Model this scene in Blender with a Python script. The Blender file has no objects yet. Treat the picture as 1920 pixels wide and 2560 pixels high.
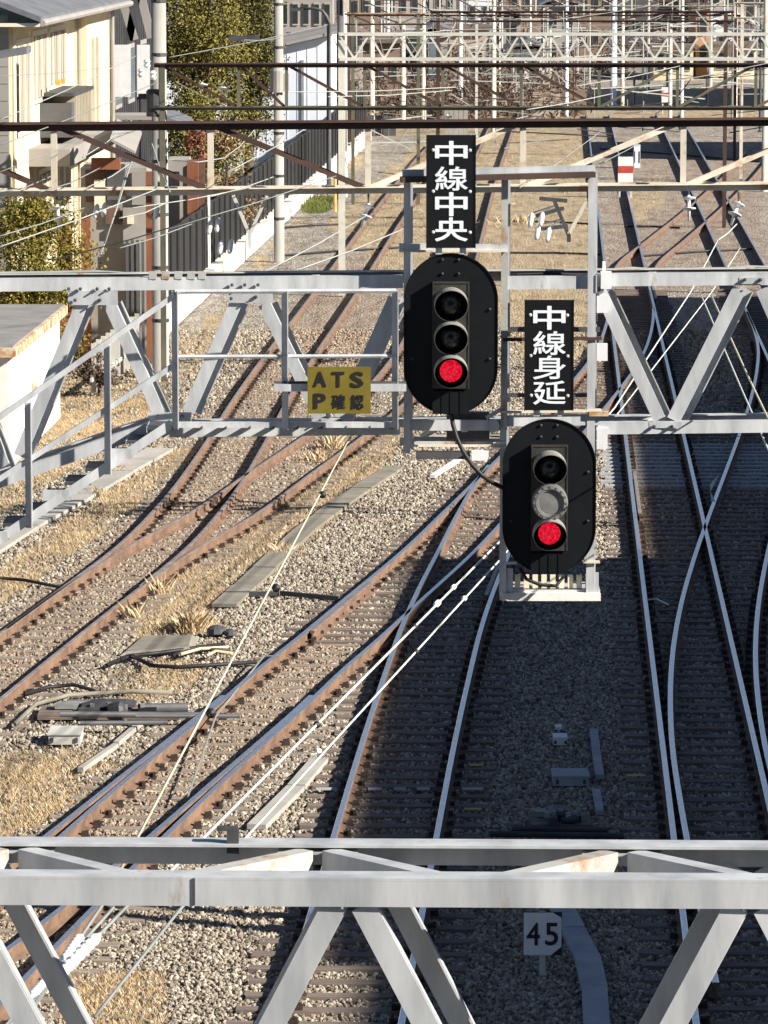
import bpy, math, random
import numpy as np
from mathutils import Vector, Matrix
random.seed(7); np.random.seed(7)
SC = bpy.context.scene
COL = SC.collection

# ---------------------------------------------------------------- camera, sky, sun, exposure
F, YH, CZ = 11800.0, -234.0, 10.33            # focal length and horizon row in photograph pixels, camera height
PITCH = math.atan((1280 - YH) / F)
CA, SA = math.cos(PITCH), math.sin(PITCH)
cam = bpy.data.cameras.new('camera'); camo = bpy.data.objects.new('camera', cam); COL.objects.link(camo)
camo.location = (0, 0, CZ); camo.rotation_euler = (math.pi / 2 - PITCH, 0, 0)
cam.sensor_fit = 'HORIZONTAL'; cam.sensor_width = 36; cam.lens = 36 * F / 1920
cam.clip_start = 0.5; cam.clip_end = 4000
SC.camera = camo

SUN = Vector((-1.59, 0.72, -1.0)).normalized()  # direction the light travels
wd = bpy.data.worlds.new('World'); SC.world = wd; wd.use_nodes = True
nt = wd.node_tree; nt.nodes.clear()
sky = nt.nodes.new('ShaderNodeTexSky'); sky.sky_type = 'NISHITA'; sky.sun_disc = False
sky.sun_elevation = math.asin(-SUN.z); sky.sun_rotation = math.atan2(-SUN.x, -SUN.y)
sky.air_density = 0.65; sky.dust_density = 0.15; sky.ozone_density = 1.5; sky.altitude = 300
bg = nt.nodes.new('ShaderNodeBackground'); bg.inputs['Strength'].default_value = 0.05
wo = nt.nodes.new('ShaderNodeOutputWorld')
nt.links.new(sky.outputs[0], bg.inputs[0]); nt.links.new(bg.outputs[0], wo.inputs[0])
sl = bpy.data.lights.new('sun', 'SUN'); sl.energy = 5.0; sl.angle = math.radians(0.53); sl.color = (1.0, 0.935, 0.84)
slo = bpy.data.objects.new('sun', sl); COL.objects.link(slo)
slo.location = (60, -40, 60); slo.rotation_euler = SUN.to_track_quat('-Z', 'Y').to_euler()
vs = SC.view_settings; vs.view_transform = 'Standard'; vs.look = 'None'; vs.exposure = 1.0; vs.gamma = 1.0
vs.use_curve_mapping = False

# ---------------------------------------------------------------- measuring: photograph pixel -> place
def ray(px, py):
    u = (px - 960) / F; v = (1280 - py) / F
    return Vector((u, CA + v * SA, -SA + v * CA))
def G(px, py, z=0.0):
    d = ray(px, py); t = (z - CZ) / d.z
    return Vector((d.x * t, d.y * t, z))
def PY(px, py, Y):
    d = ray(px, py); t = Y / d.y
    return Vector((d.x * t, Y, CZ + d.z * t))

# ---------------------------------------------------------------- materials
MATS = {}
def newmat(name):
    m = bpy.data.materials.new(name); m.use_nodes = True
    n = m.node_tree; b = n.nodes['Principled BSDF']
    MATS[name] = m
    return m, n, b
def L(n, a, b): n.links.new(a, b)
def coords(n, scale=(1, 1, 1), world=True):
    if world:
        g = n.nodes.new('ShaderNodeNewGeometry'); src = g.outputs['Position']
    else:
        g = n.nodes.new('ShaderNodeTexCoord'); src = g.outputs['Object']
    mp = n.nodes.new('ShaderNodeMapping'); mp.inputs['Scale'].default_value = scale
    L(n, src, mp.inputs['Vector'])
    return mp.outputs[0]
def noise(n, vec, scale, detail=4, rough=0.6):
    t = n.nodes.new('ShaderNodeTexNoise'); t.inputs['Scale'].default_value = scale
    t.inputs['Detail'].default_value = detail; t.inputs['Roughness'].default_value = rough
    L(n, vec, t.inputs['Vector'])
    return t.outputs['Fac']
def ramp(n, fac, stops):
    r = n.nodes.new('ShaderNodeValToRGB')
    while len(r.color_ramp.elements) < len(stops): r.color_ramp.elements.new(0.5)
    for e, (p, c) in zip(r.color_ramp.elements, stops):
        e.position = p; e.color = (*c, 1) if len(c) == 3 else c
    L(n, fac, r.inputs[0])
    return r.outputs[0]
def mix(n, fac, a, b, mode='MIX'):
    m = n.nodes.new('ShaderNodeMix'); m.data_type = 'RGBA'; m.blend_type = mode
    if isinstance(fac, (int, float)): m.inputs[0].default_value = fac
    else: L(n, fac, m.inputs[0])
    for s, i in ((a, 6), (b, 7)):
        if isinstance(s, tuple): m.inputs[i].default_value = (*s, 1)
        else: L(n, s, m.inputs[i])
    return m.outputs[2]
def bump(n, b, h, strength, dist):
    bp = n.nodes.new('ShaderNodeBump'); bp.inputs['Strength'].default_value = strength
    bp.inputs['Distance'].default_value = dist
    L(n, h, bp.inputs['Height']); L(n, bp.outputs[0], b.inputs['Normal'])
def pm(name, c1, c2, scale=3.0, rough=0.7, metal=0.0, bmp=0.0, bscale=30.0, stretch=(1, 1, 1), stain=None, stain_at=0.62, spec=0.5):
    """a paint, stone or wood of two mottled tones, optional stains and fine relief"""
    m, n, b = newmat(name)
    v = coords(n, stretch)
    c = ramp(n, noise(n, v, scale), [(0.32, c1), (0.68, c2)])
    if stain:
        f = ramp(n, noise(n, v, scale * 1.7, 6, 0.7), [(stain_at - 0.05, (0, 0, 0)), (stain_at + 0.08, (1, 1, 1))])
        c = mix(n, f, c, stain)
    L(n, c, b.inputs['Base Color'])
    b.inputs['Roughness'].default_value = rough; b.inputs['Metallic'].default_value = metal
    b.inputs['Specular IOR Level'].default_value = spec
    if bmp: bump(n, b, noise(n, v, bscale, 5), bmp, 0.02)
    return m

pm('galvanised', (0.37, 0.385, 0.395), (0.60, 0.615, 0.62), 2.6, 0.5, 0.15, 0.035, 40, (2.2, 2.2, 0.5), (0.34, 0.28, 0.21), 0.67)
pm('galvanised_rusty', (0.38, 0.38, 0.36), (0.52, 0.52, 0.48), 2.5, 0.6, 0.1, 0.1, 50, (1, 1, 1), (0.36, 0.20, 0.09), 0.58)
pm('old_steel', (0.035, 0.018, 0.014), (0.075, 0.038, 0.026), 1.3, 0.75, 0.0, 0.1, 20, (1, 1, 1), (0.11, 0.06, 0.035), 0.66)  # rust brown, dark enough to carry shade on chords and undersides too
pm('cream_steel', (0.55, 0.50, 0.40), (0.68, 0.63, 0.52), 1.2, 0.7, 0, 0.05, 20, (1, 1, 1), (0.42, 0.24, 0.12), 0.58)
pm('brown_green_steel', (0.07, 0.08, 0.06), (0.16, 0.14, 0.09), 1.2, 0.7, 0, 0.05, 20, (1, 1, 1), (0.20, 0.11, 0.06), 0.6)
pm('pale_steel', (0.48, 0.48, 0.44), (0.64, 0.63, 0.56), 1.4, 0.6, 0.0, 0.05, 20, (1, 1, 1), (0.40, 0.32, 0.22), 0.66)
pm('dark_steel', (0.045, 0.045, 0.05), (0.09, 0.09, 0.095), 3, 0.6, 0.2, 0.1, 40)
pm('rail_rust', (0.115, 0.068, 0.045), (0.25, 0.155, 0.10), 2.5, 0.85, 0.0, 0.15, 40, (1, 1, 1), (0.10, 0.05, 0.035), 0.6)
pm('fastening', (0.028, 0.02, 0.017), (0.075, 0.05, 0.038), 5, 0.8, 0.1)
pm('timber_weathered', (0.19, 0.155, 0.12), (0.34, 0.28, 0.22), 3.5, 0.9, 0, 0.5, 18, (0.35, 5, 5), (0.24, 0.14, 0.09), 0.66)
pm('timber', (0.115, 0.092, 0.080), (0.24, 0.19, 0.155), 3.5, 0.9, 0, 0.5, 18, (0.35, 5, 5), (0.22, 0.12, 0.07), 0.64)
pm('pale_sleeper', (0.30, 0.31, 0.33), (0.42, 0.43, 0.45), 3, 0.85, 0, 0.3, 25)
pm('concrete', (0.18, 0.165, 0.13), (0.27, 0.245, 0.195), 1.4, 0.9, 0, 0.3, 25, (1, 1, 1), (0.33, 0.30, 0.25), 0.62)
pm('pale_concrete', (0.62, 0.60, 0.55), (0.76, 0.74, 0.69), 1.2, 0.9, 0, 0.2, 25, (1, 1, 1), (0.45, 0.42, 0.36), 0.66)
pm('pole_concrete', (0.30, 0.29, 0.26), (0.44, 0.42, 0.38), 1.1, 0.9, 0, 0.2, 20, (1, 1, 0.3), (0.30, 0.28, 0.25), 0.66)
pm('signal_black', (0.0035, 0.0045, 0.0065), (0.0055, 0.0070, 0.0095), 4, 0.6, 0, 0.05, 30, spec=0.2)
pm('housing_grey', (0.016, 0.016, 0.014), (0.045, 0.043, 0.036), 7, 0.6, 0.1, 0.1, 30)
pm('hood_outside', (0.20, 0.20, 0.18), (0.36, 0.35, 0.31), 6, 0.6, 0.05)
pm('cover_grey', (0.12, 0.12, 0.115), (0.20, 0.20, 0.19), 6, 0.6, 0.1)
pm('hood_inside', (0.006, 0.006, 0.006), (0.010, 0.010, 0.010), 6, 0.95, spec=0.05)
pm('sign_black', (0.003, 0.003, 0.004), (0.005, 0.005, 0.006), 4, 0.35)
pm('sign_white', (0.72, 0.77, 0.80), (0.80, 0.84, 0.86), 8, 0.5)
pm('sign_yellow', (0.15, 0.115, 0.010), (0.20, 0.155, 0.016), 5, 0.5)  # yellow darkened: the shade the warning sign hangs in is in its colour
pm('plate_white', (0.70, 0.70, 0.70), (0.80, 0.80, 0.80), 5, 0.5)
pm('plate_red', (0.42, 0.045, 0.03), (0.52, 0.07, 0.05), 5, 0.5)
pm('ink', (0.006, 0.006, 0.010), (0.010, 0.010, 0.014), 5, 0.6)
pm('porcelain', (0.80, 0.80, 0.79), (0.86, 0.86, 0.85), 5, 0.25)
pm('wire_bright', (0.62, 0.66, 0.58), (0.75, 0.78, 0.70), 5, 0.5, 0.0)
pm('wire_yellow', (0.66, 0.60, 0.40), (0.76, 0.71, 0.52), 5, 0.5, 0.0)
pm('wire_pale', (0.36, 0.38, 0.35), (0.48, 0.50, 0.46), 3, 0.6, 0.1)
pm('wire_grey', (0.22, 0.24, 0.22), (0.34, 0.36, 0.34), 2, 0.6, 0.2)
pm('rubber', (0.010, 0.009, 0.010), (0.018, 0.016, 0.018), 5, 0.6)
pm('white_wall', (0.74, 0.72, 0.66), (0.82, 0.80, 0.75), 0.8, 0.9, 0, 0.1, 10, (1, 1, 1), (0.62, 0.58, 0.50), 0.7)
pm('rusty_fascia', (0.55, 0.42, 0.25), (0.66, 0.58, 0.45), 2.0, 0.8, 0, 0, 10, (1, 1, 1), (0.40, 0.18, 0.06), 0.52)
pm('flat_roof', (0.20, 0.19, 0.18), (0.28, 0.27, 0.26), 1.5, 0.9, 0, 0.1, 15)
pm('cream_wall', (0.66, 0.56, 0.37), (0.74, 0.65, 0.46), 0.7, 0.9)
pm('cream_trim', (0.70, 0.62, 0.45), (0.78, 0.71, 0.55), 0.8, 0.8)
pm('siding_grey', (0.27, 0.25, 0.23), (0.34, 0.32, 0.30), 0.8, 0.9)
pm('shutter', (0.35, 0.30, 0.22), (0.45, 0.39, 0.29), 1.5, 0.8)
pm('dark_wall', (0.065, 0.065, 0.07), (0.11, 0.11, 0.115), 0.8, 0.85, 0, 0.1, 12)
pm('dark_glass', (0.02, 0.025, 0.03), (0.04, 0.05, 0.055), 1.0, 0.15)
pm('bluish_glass', (0.10, 0.14, 0.17), (0.17, 0.22, 0.25), 0.6, 0.2)
pm('roof_grey', (0.11, 0.115, 0.125), (0.18, 0.185, 0.20), 1.5, 0.7, 0, 0.3, 14)
pm('roof_brown', (0.10, 0.075, 0.06), (0.19, 0.145, 0.115), 1.5, 0.8, 0, 0.3, 14)
pm('wood_red', (0.19, 0.065, 0.032), (0.29, 0.11, 0.055), 1.3, 0.75, 0, 0.2, 14, (4, 4, 0.5))
pm('wood_brown', (0.09, 0.05, 0.035), (0.16, 0.09, 0.06), 1.3, 0.8, 0, 0.2, 14, (4, 4, 0.5))
pm('fence_steel', (0.014, 0.014, 0.015), (0.028, 0.027, 0.026), 0.8, 0.6, 0.1, 0, 10, (1, 1, 0.3))
pm('sheet_white', (0.66, 0.70, 0.76), (0.76, 0.79, 0.84), 0.6, 0.6, 0, 0, 10, (1, 1, 0.2))
pm('bark', (0.06, 0.045, 0.035), (0.12, 0.09, 0.07), 3, 0.95, 0, 0.6, 20)
pm('wall_tan', (0.38, 0.31, 0.24), (0.48, 0.40, 0.32), 0.6, 0.9)
pm('wall_mauve', (0.31, 0.27, 0.26), (0.40, 0.35, 0.33), 0.6, 0.9)
pm('wall_brown', (0.17, 0.12, 0.09), (0.25, 0.18, 0.14), 0.6, 0.9)
pm('wall_orange', (0.46, 0.24, 0.12), (0.56, 0.32, 0.18), 0.6, 0.9)
pm('wall_stone', (0.26, 0.25, 0.22), (0.36, 0.34, 0.31), 0.9, 0.9)
pm('straw', (0.46, 0.33, 0.17), (0.62, 0.47, 0.27), 1.5, 0.9, spec=0.2)
pm('straw_pale', (0.55, 0.45, 0.28), (0.68, 0.57, 0.38), 1.5, 0.9, spec=0.2)
pm('grass_green', (0.10, 0.13, 0.03), (0.19, 0.20, 0.06), 1.5, 0.9, spec=0.2)
pm('yellow_paint', (0.42, 0.34, 0.05), (0.52, 0.43, 0.10), 5, 0.7)
pm('orange_paint', (0.62, 0.32, 0.05), (0.72, 0.42, 0.10), 3, 0.6)

def leafmat(name, a, b_, c):
    m, n, b = newmat(name)
    oi = n.nodes.new('ShaderNodeNewGeometry')
    f = oi.outputs['Random Per Island']
    L(n, ramp(n, f, [(0.0, a), (0.55, b_), (1.0, c)]), b.inputs['Base Color'])
    b.inputs['Roughness'].default_value = 0.75; b.inputs['Specular IOR Level'].default_value = 0.25
leafmat('leaf_olive', (0.11, 0.10, 0.022), (0.20, 0.175, 0.04), (0.31, 0.26, 0.07))
leafmat('leaf_dark', (0.06, 0.062, 0.018), (0.11, 0.105, 0.03), (0.18, 0.16, 0.05))
leafmat('leaf_yellow', (0.10, 0.10, 0.018), (0.20, 0.17, 0.03), (0.33, 0.24, 0.05))
leafmat('leaf_dry', (0.16, 0.10, 0.055), (0.30, 0.20, 0.10), (0.44, 0.32, 0.16))
leafmat('twig_brown', (0.07, 0.05, 0.038), (0.15, 0.105, 0.08), (0.24, 0.18, 0.14))
leafmat('straw_blades', (0.36, 0.25, 0.14), (0.55, 0.42, 0.25), (0.70, 0.58, 0.39))

m, n, b = newmat('rail_head')                       # worn running surface, dull silver
v = coords(n); f = noise(n, v, 6, 4)
L(n, ramp(n, f, [(0.3, (0.78, 0.78, 0.80)), (0.7, (0.93, 0.93, 0.94))]), b.inputs['Base Color'])
b.inputs['Metallic'].default_value = 0.95; b.inputs['Roughness'].default_value = 0.27
m, n, b = newmat('rail_head_dull')                  # little-used rail, brown bloom on the head
v = coords(n); f = noise(n, v, 5, 4)
L(n, ramp(n, f, [(0.35, (0.26, 0.20, 0.17)), (0.7, (0.44, 0.39, 0.37))]), b.inputs['Base Color'])
b.inputs['Metallic'].default_value = 0.45; b.inputs['Roughness'].default_value = 0.55

m, n, b = newmat('lens_red')                        # the lit lamps
b.inputs['Base Color'].default_value = (0.5, 0.01, 0.02, 1); b.inputs['Roughness'].default_value = 0.3
vo = n.nodes.new('ShaderNodeTexVoronoi'); vo.inputs['Scale'].default_value = 46; L(n, coords(n), vo.inputs['Vector'])
L(n, ramp(n, vo.outputs['Distance'], [(0.0, (1.0, 0.03, 0.06)), (0.45, (0.72, 0.008, 0.03)), (0.8, (0.42, 0.002, 0.012))]), b.inputs['Emission Color'])
b.inputs['Emission Strength'].default_value = 0.52
m, n, b = newmat('lens_dark')
L(n, ramp(n, noise(n, coords(n), 22, 3), [(0.4, (0.012, 0.012, 0.012)), (0.65, (0.06, 0.06, 0.055))]), b.inputs['Base Color'])
b.inputs['Roughness'].default_value = 0.25

# ballast stones: each stone its own tone, rust near the rails of the siding side
m, n, b = newmat('ballast_stone')
oi = n.nodes.new('ShaderNodeObjectInfo')
c1 = ramp(n, oi.outputs['Random'], [(0.0, (0.12, 0.098, 0.074)), (0.3, (0.29, 0.245, 0.19)), (0.75, (0.45, 0.39, 0.305)), (1.0, (0.64, 0.575, 0.47))])
at = n.nodes.new('ShaderNodeAttribute'); at.attribute_type = 'INSTANCER'; at.attribute_name = 'rust'
c2 = mix(n, at.outputs['Fac'], c1, mix(n, 0.5, c1, (0.34, 0.21, 0.13)))
L(n, mix(n, ramp(n, noise(n, coords(n), 30, 3), [(0.35, (0, 0, 0)), (0.7, (1, 1, 1))]), mix(n, 0.35, c2, (0.12, 0.10, 0.085)), c2), b.inputs['Base Color'])
b.inputs['Roughness'].default_value = 0.9; b.inputs['Specular IOR Level'].default_value = 0.25

# the ground itself: crushed stone with dry grass and brown dust where the 'grass' and 'rust' layers say so
m, n, b = newmat('ground')
v = coords(n)
vo = n.nodes.new('ShaderNodeTexVoronoi'); vo.inputs['Scale'].default_value = 17; vo.inputs['Randomness'].default_value = 1.0; L(n, v, vo.inputs['Vector'])
sp = n.nodes.new('ShaderNodeSeparateColor'); L(n, vo.outputs['Color'], sp.inputs[0])
stone = ramp(n, sp.outputs[0], [(0.0, (0.16, 0.14, 0.12)), (0.35, (0.32, 0.285, 0.24)), (0.75, (0.45, 0.415, 0.355)), (1.0, (0.60, 0.57, 0.50))])
stone = mix(n, ramp(n, noise(n, v, 0.9, 5), [(0.35, (0, 0, 0)), (0.7, (1, 1, 1))]), stone, mix(n, 0.35, stone, (0.16, 0.12, 0.09)))
ar = n.nodes.new('ShaderNodeAttribute'); ar.attribute_name = 'rust'
stone = mix(n, ar.outputs['Fac'], stone, mix(n, 0.45, stone, (0.33, 0.235, 0.175)))
ag = n.nodes.new('ShaderNodeAttribute'); ag.attribute_name = 'grass'
straw = ramp(n, noise(n, coords(n, (9, 2.5, 3)), 2.2, 8, 0.75), [(0.28, (0.19, 0.15, 0.10)), (0.5, (0.43, 0.345, 0.225)), (0.72, (0.62, 0.53, 0.38))])
gf = n.nodes.new('ShaderNodeMath'); gf.operation = 'MULTIPLY_ADD'
L(n, noise(n, v, 1.1, 9, 0.72), gf.inputs[0]); gf.inputs[1].default_value = 2.4; gf.inputs[2].default_value = -1.28
ga = n.nodes.new('ShaderNodeMath'); ga.operation = 'ADD'; L(n, gf.outputs[0], ga.inputs[0]); L(n, ag.outputs['Fac'], ga.inputs[1])
gm = ramp(n, ga.outputs[0], [(0.42, (0, 0, 0)), (0.58, (1, 1, 1))])
dk = ramp(n, noise(n, coords(n, (1, .35, 1)), 0.8, 8, 0.7), [(0.30, (1, 1, 1)), (0.42, (0, 0, 0))])
br = ramp(n, noise(n, coords(n, (2.6, .55, 1)), 1.0, 7, 0.72), [(0.30, (0.50, 0.48, 0.47)), (0.48, (0.92, 0.91, 0.90)), (0.70, (1.28, 1.27, 1.25))])
gcol = mix(n, dk, mix(n, gm, stone, straw), (0.17, 0.145, 0.12))
L(n, mix(n, 1.0, gcol, br, 'MULTIPLY'), b.inputs['Base Color'])
b.inputs['Roughness'].default_value = 0.95; b.inputs['Specular IOR Level'].default_value = 0.2
bump(n, b, vo.outputs['Distance'], 1.0, 0.05)

# ---------------------------------------------------------------- mesh building
class MB:
    def __init__(s): s.v = []; s.f = []; s.m = []
    def add(s, vs, fs, mi=0):
        o = len(s.v); s.v += [tuple(p) for p in vs]
        for f in fs: s.f.append(tuple(i + o for i in f)); s.m.append(mi)
        return s
    def box(s, c, d, mi=0, rz=0.0):
        c = Vector(c); x, y, z = d[0] / 2, d[1] / 2, d[2] / 2
        r = Matrix.Rotation(rz, 3, 'Z')
        vs = [c + r @ Vector((a, b_, e)) for e in (-z, z) for b_ in (-y, y) for a in (-x, x)]
        return s.add(vs, [(0, 2, 3, 1), (4, 5, 7, 6), (0, 1, 5, 4), (2, 6, 7, 3), (0, 4, 6, 2), (1, 3, 7, 5)], mi)
    def span(s, lo, hi, mi=0):
        lo, hi = Vector(lo), Vector(hi)
        return s.box((lo + hi) / 2, [abs(hi[i] - lo[i]) for i in range(3)], mi)
    def hull8(s, a, b_, mi=0):                      # two quads of four points, joined
        return s.add(list(a) + list(b_), [(0, 3, 2, 1), (4, 5, 6, 7), (0, 1, 5, 4), (1, 2, 6, 5), (2, 3, 7, 6), (3, 0, 4, 7)], mi)
    def bar(s, p, q, w, h, up=(0, 0, 1), mi=0, off=(0, 0)):
        p, q, up = Vector(p), Vector(q), Vector(up)
        d = (q - p).normalized(); sd = d.cross(up)
        if sd.length < 1e-4: sd = d.cross(Vector((0, 1, 0)))
        sd.normalize(); u = sd.cross(d).normalized()
        o = sd * off[0] + u * off[1]
        k = [(-w / 2, -h / 2), (w / 2, -h / 2), (w / 2, h / 2), (-w / 2, h / 2)]
        return s.hull8([p + o + sd * a + u * b_ for a, b_ in k], [q + o + sd * a + u * b_ for a, b_ in k], mi)
    def ell(s, p, q, leg, t, fl, wb, mi=0):
        """angle iron: heel on p-q, one leg along fl, the other along wb"""
        p, q = Vector(p), Vector(q); d = (q - p).normalized()
        fl = Vector(fl); fl = (fl - d * fl.dot(d)).normalized()
        wb = Vector(wb); wb = (wb - d * wb.dot(d) - fl * wb.dot(fl)).normalized()
        prof = [(0, 0), (leg, 0), (leg, t), (t, t), (t, leg), (0, leg)]
        a = [p + fl * x + wb * y for x, y in prof]; b_ = [q + fl * x + wb * y for x, y in prof]
        fs = [(i, (i + 1) % 6, (i + 1) % 6 + 6, i + 6) for i in range(6)] + [(0, 1, 2, 3), (0, 3, 4, 5), (9, 8, 7, 6), (11, 10, 9, 6)]
        return s.add(a + b_, fs, mi)
    def tube(s, pts, r, n=6, mi=0, cap=True):
        pts = [Vector(p) for p in pts]; rs = r if isinstance(r, (list, tuple)) else [r] * len(pts)
        rings = []
        for i, p in enumerate(pts):
            d = (pts[min(i + 1, len(pts) - 1)] - pts[max(i - 1, 0)]).normalized()
            a = d.cross(Vector((0, 0, 1)))
            if a.length < 0.05: a = d.cross(Vector((0, 1, 0)))
            a.normalize(); b_ = d.cross(a)
            rings.append([p + (a * math.cos(2 * math.pi * k / n) + b_ * math.sin(2 * math.pi * k / n)) * rs[i] for k in range(n)])
        vs = [p for r_ in rings for p in r_]
        fs = [(i * n + k, i * n + (k + 1) % n, (i + 1) * n + (k + 1) % n, (i + 1) * n + k) for i in range(len(pts) - 1) for k in range(n)]
        if cap: fs += [tuple(range(n)), tuple(range((len(pts) - 1) * n, len(pts) * n))]
        return s.add(vs, fs, mi)
    def lathe(s, prof, o, axis=(0, 0, 1), n=14, mi=0):
        o, ax = Vector(o), Vector(axis).normalized()
        a = ax.cross(Vector((0, 0, 1)))
        if a.length < 0.05: a = ax.cross(Vector((0, 1, 0)))
        a.normalize(); b_ = ax.cross(a)
        vs = [o + ax * h + (a * math.cos(2 * math.pi * k / n) + b_ * math.sin(2 * math.pi * k / n)) * r for r, h in prof for k in range(n)]
        fs = [(i * n + k, i * n + (k + 1) % n, (i + 1) * n + (k + 1) % n, (i + 1) * n + k) for i in range(len(prof) - 1) for k in range(n)]
        fs += [tuple(range(n)), tuple(range((len(prof) - 1) * n, len(prof) * n))]
        return s.add(vs, fs, mi)
    def plate(s, pts, t, nrm, mi=0):                # a flat outline given thickness t along nrm
        nrm = Vector(nrm).normalized() * t; n = len(pts); pts = [Vector(p) for p in pts]
        return s.add(pts + [p + nrm for p in pts], [tuple(range(n)), tuple(range(2 * n - 1, n - 1, -1))] +
                     [(i, i + n, (i + 1) % n + n, (i + 1) % n) for i in range(n)], mi)
    def mesh(s, name, mats, o=(0, 0, 0), smooth=False):
        me = bpy.data.meshes.new(name); o = Vector(o)
        me.from_pydata([Vector(p) - o for p in s.v], [], s.f)
        for mm in ([mats] if isinstance(mats, str) else mats): me.materials.append(MATS[mm])
        if max(s.m, default=0) > 0: me.polygons.foreach_set('material_index', s.m)
        if smooth: me.polygons.foreach_set('use_smooth', [True] * len(me.polygons))
        me.update()
        return me

WORLD = {}
def thing(name, label, cat, loc=(0, 0, 0), group=None, kind=None):
    o = bpy.data.objects.new(name, None); COL.objects.link(o); o.location = loc
    o.empty_display_size = 0.2
    o['label'] = label; o['category'] = cat
    if group: o['group'] = group
    if kind: o['kind'] = kind
    WORLD[o] = Vector(loc)
    return o
def part(mb, name, mats, parent, smooth=False, label=None, kind=None):
    o = bpy.data.objects.new(name, mb.mesh(name, mats, WORLD[parent], smooth)); COL.objects.link(o)
    o.parent = parent; WORLD[o] = WORLD[parent]
    if label: o['label'] = label
    if kind: o['kind'] = kind
    return o
def inst(me, name, parent, loc, rz=0.0, scale=(1, 1, 1)):
    o = bpy.data.objects.new(name, me); COL.objects.link(o); o.parent = parent
    o.location = Vector(loc) - WORLD[parent]; o.rotation_euler = (0, 0, rz); o.scale = scale
    WORLD[o] = Vector(loc)
    return o
def single(mb, name, mats, label=None, cat=None, loc=None, group=None, kind=None, smooth=False):
    if loc is None:
        a = np.array([tuple(p) for p in mb.v]); loc = Vector((*((a.min(0) + a.max(0)) / 2)[:2], a[:, 2].min()))
    o = bpy.data.objects.new(name, mb.mesh(name, mats, loc, smooth)); COL.objects.link(o); o.location = loc
    for k, val in (('label', label), ('category', cat), ('group', group), ('kind', kind)):
        if val: o[k] = val
    WORLD[o] = Vector(loc)
    return o

# ---------------------------------------------------------------- rail lines, measured on the ground: x as a function of distance Y
def curve(pts):
    P = sorted((float(y), float(x)) for x, y in pts)
    ys = np.array([p[0] for p in P]); xs = np.array([p[1] for p in P])
    m_ = np.gradient(xs, ys)
    def f(Y):
        i = int(np.clip(np.searchsorted(ys, Y) - 1, 0, len(ys) - 2)); h = ys[i + 1] - ys[i]; t = (Y - ys[i]) / h
        if t < 0: return xs[0] + m_[0] * (Y - ys[0])
        if t > 1: return xs[-1] + m_[-1] * (Y - ys[-1])
        return ((2*t**3 - 3*t*t + 1) * xs[i] + (t**3 - 2*t*t + t) * h * m_[i] + (-2*t**3 + 3*t*t) * xs[i+1] + (t**3 - t*t) * h * m_[i+1])
    return f
GA = 1.132
def right_of(f, k=1.0):
    return lambda Y: f(Y) + k * GA * math.sqrt(1 + ((f(Y + 0.5) - f(Y - 0.5))) ** 2)
rA = lambda Y: 2.87 + 0.0373 * (Y - 42.5)
rC = right_of(rA)
_b = curve([(0.22, 45), (0.165, 49), (0.125, 53), (0.115, 56.5), (0.17, 60.2), (0.29, 64.0), (0.51, 68.4), (0.82, 73.1), (1.29, 79.3), (1.79, 85.6), (2.26, 91.6), (2.69, 97.5), (3.08, 103.8), (3.32, 108.9), (3.43, 114), (3.45, 119), (3.45, 125)])
rB = lambda Y: rA(Y) + _b(Y)
rD = right_of(rB)
rT5 = lambda Y: rA(Y) + 3.45
rT5R = right_of(rT5)
rL2 = curve([(-4.75, 43), (-4.03, 48), (-3.57, 51.1), (-3.13, 53.9), (-2.68, 56.6), (-2.14, 59.8), (-1.68, 62.7), (-1.22, 65.3), (-0.70, 68.4), (0.38, 74.9), (1.02, 79.3), (2.06, 86.6), (3.10, 94.0), (4.11, 101.7), (4.58, 105.6), (5.02, 110), (5.42, 115), (5.76, 120.5), (5.95, 125)])
rR2 = right_of(rL2)
_k = curve([(-0.75, 42), (-0.36, 47), (-0.17, 51.1), (-0.09, 56), (-0.066, 60), (-0.06, 64)])
rK = lambda Y: rL2(Y) + _k(Y)
rKR = right_of(rK)
rL3 = curve([(-0.99, 42), (-0.81, 45.8), (-0.56, 51), (-0.29, 56.6), (-0.155, 59.2), (0.02, 62.4), (0.24, 66.2), (0.54, 70.4), (0.86, 74.3), (1.24, 79.0), (1.58, 82.8), (1.95, 86.3)])
rR3 = right_of(rL3)
rT1 = curve([(-6.75, 55), (-6.1, 60.3), (-5.41, 65.8), (-4.82, 70.4), (-4.30, 74.6), (-3.83, 80.5), (-3.43, 89.0), (-3.17, 96.7), (-2.93, 102.7), (-2.66, 108.6), (-2.22, 117.5), (-1.84, 125.6), (-1.47, 133.9), (-0.60, 153.5), (0.0, 166), (1.2, 190), (3.2, 225)])
rT1R = right_of(rT1)
rT1bR = curve([(-5.6, 55), (-4.95, 60.3), (-4.26, 65.8), (-3.65, 70.4), (-3.0, 74.6), (-2.15, 79.0), (-1.36, 84.4), (-0.42, 90.7), (0.55, 98), (1.40, 108), (2.0, 120), (2.95, 144.5), (3.70, 164.5), (4.70, 189.4), (5.52, 208.4), (6.9, 240)])
rT1b = right_of(rT1bR, -1.0)
rX = curve([(5.94, 122), (6.22, 129), (6.65, 134.6), (8.10, 145), (9.95, 157.8), (12.7, 178), (15.2, 198)])
rXR = right_of(rX)
RH, RB = 0.170, 0.014                                # rail head and rail foot heights

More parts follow.
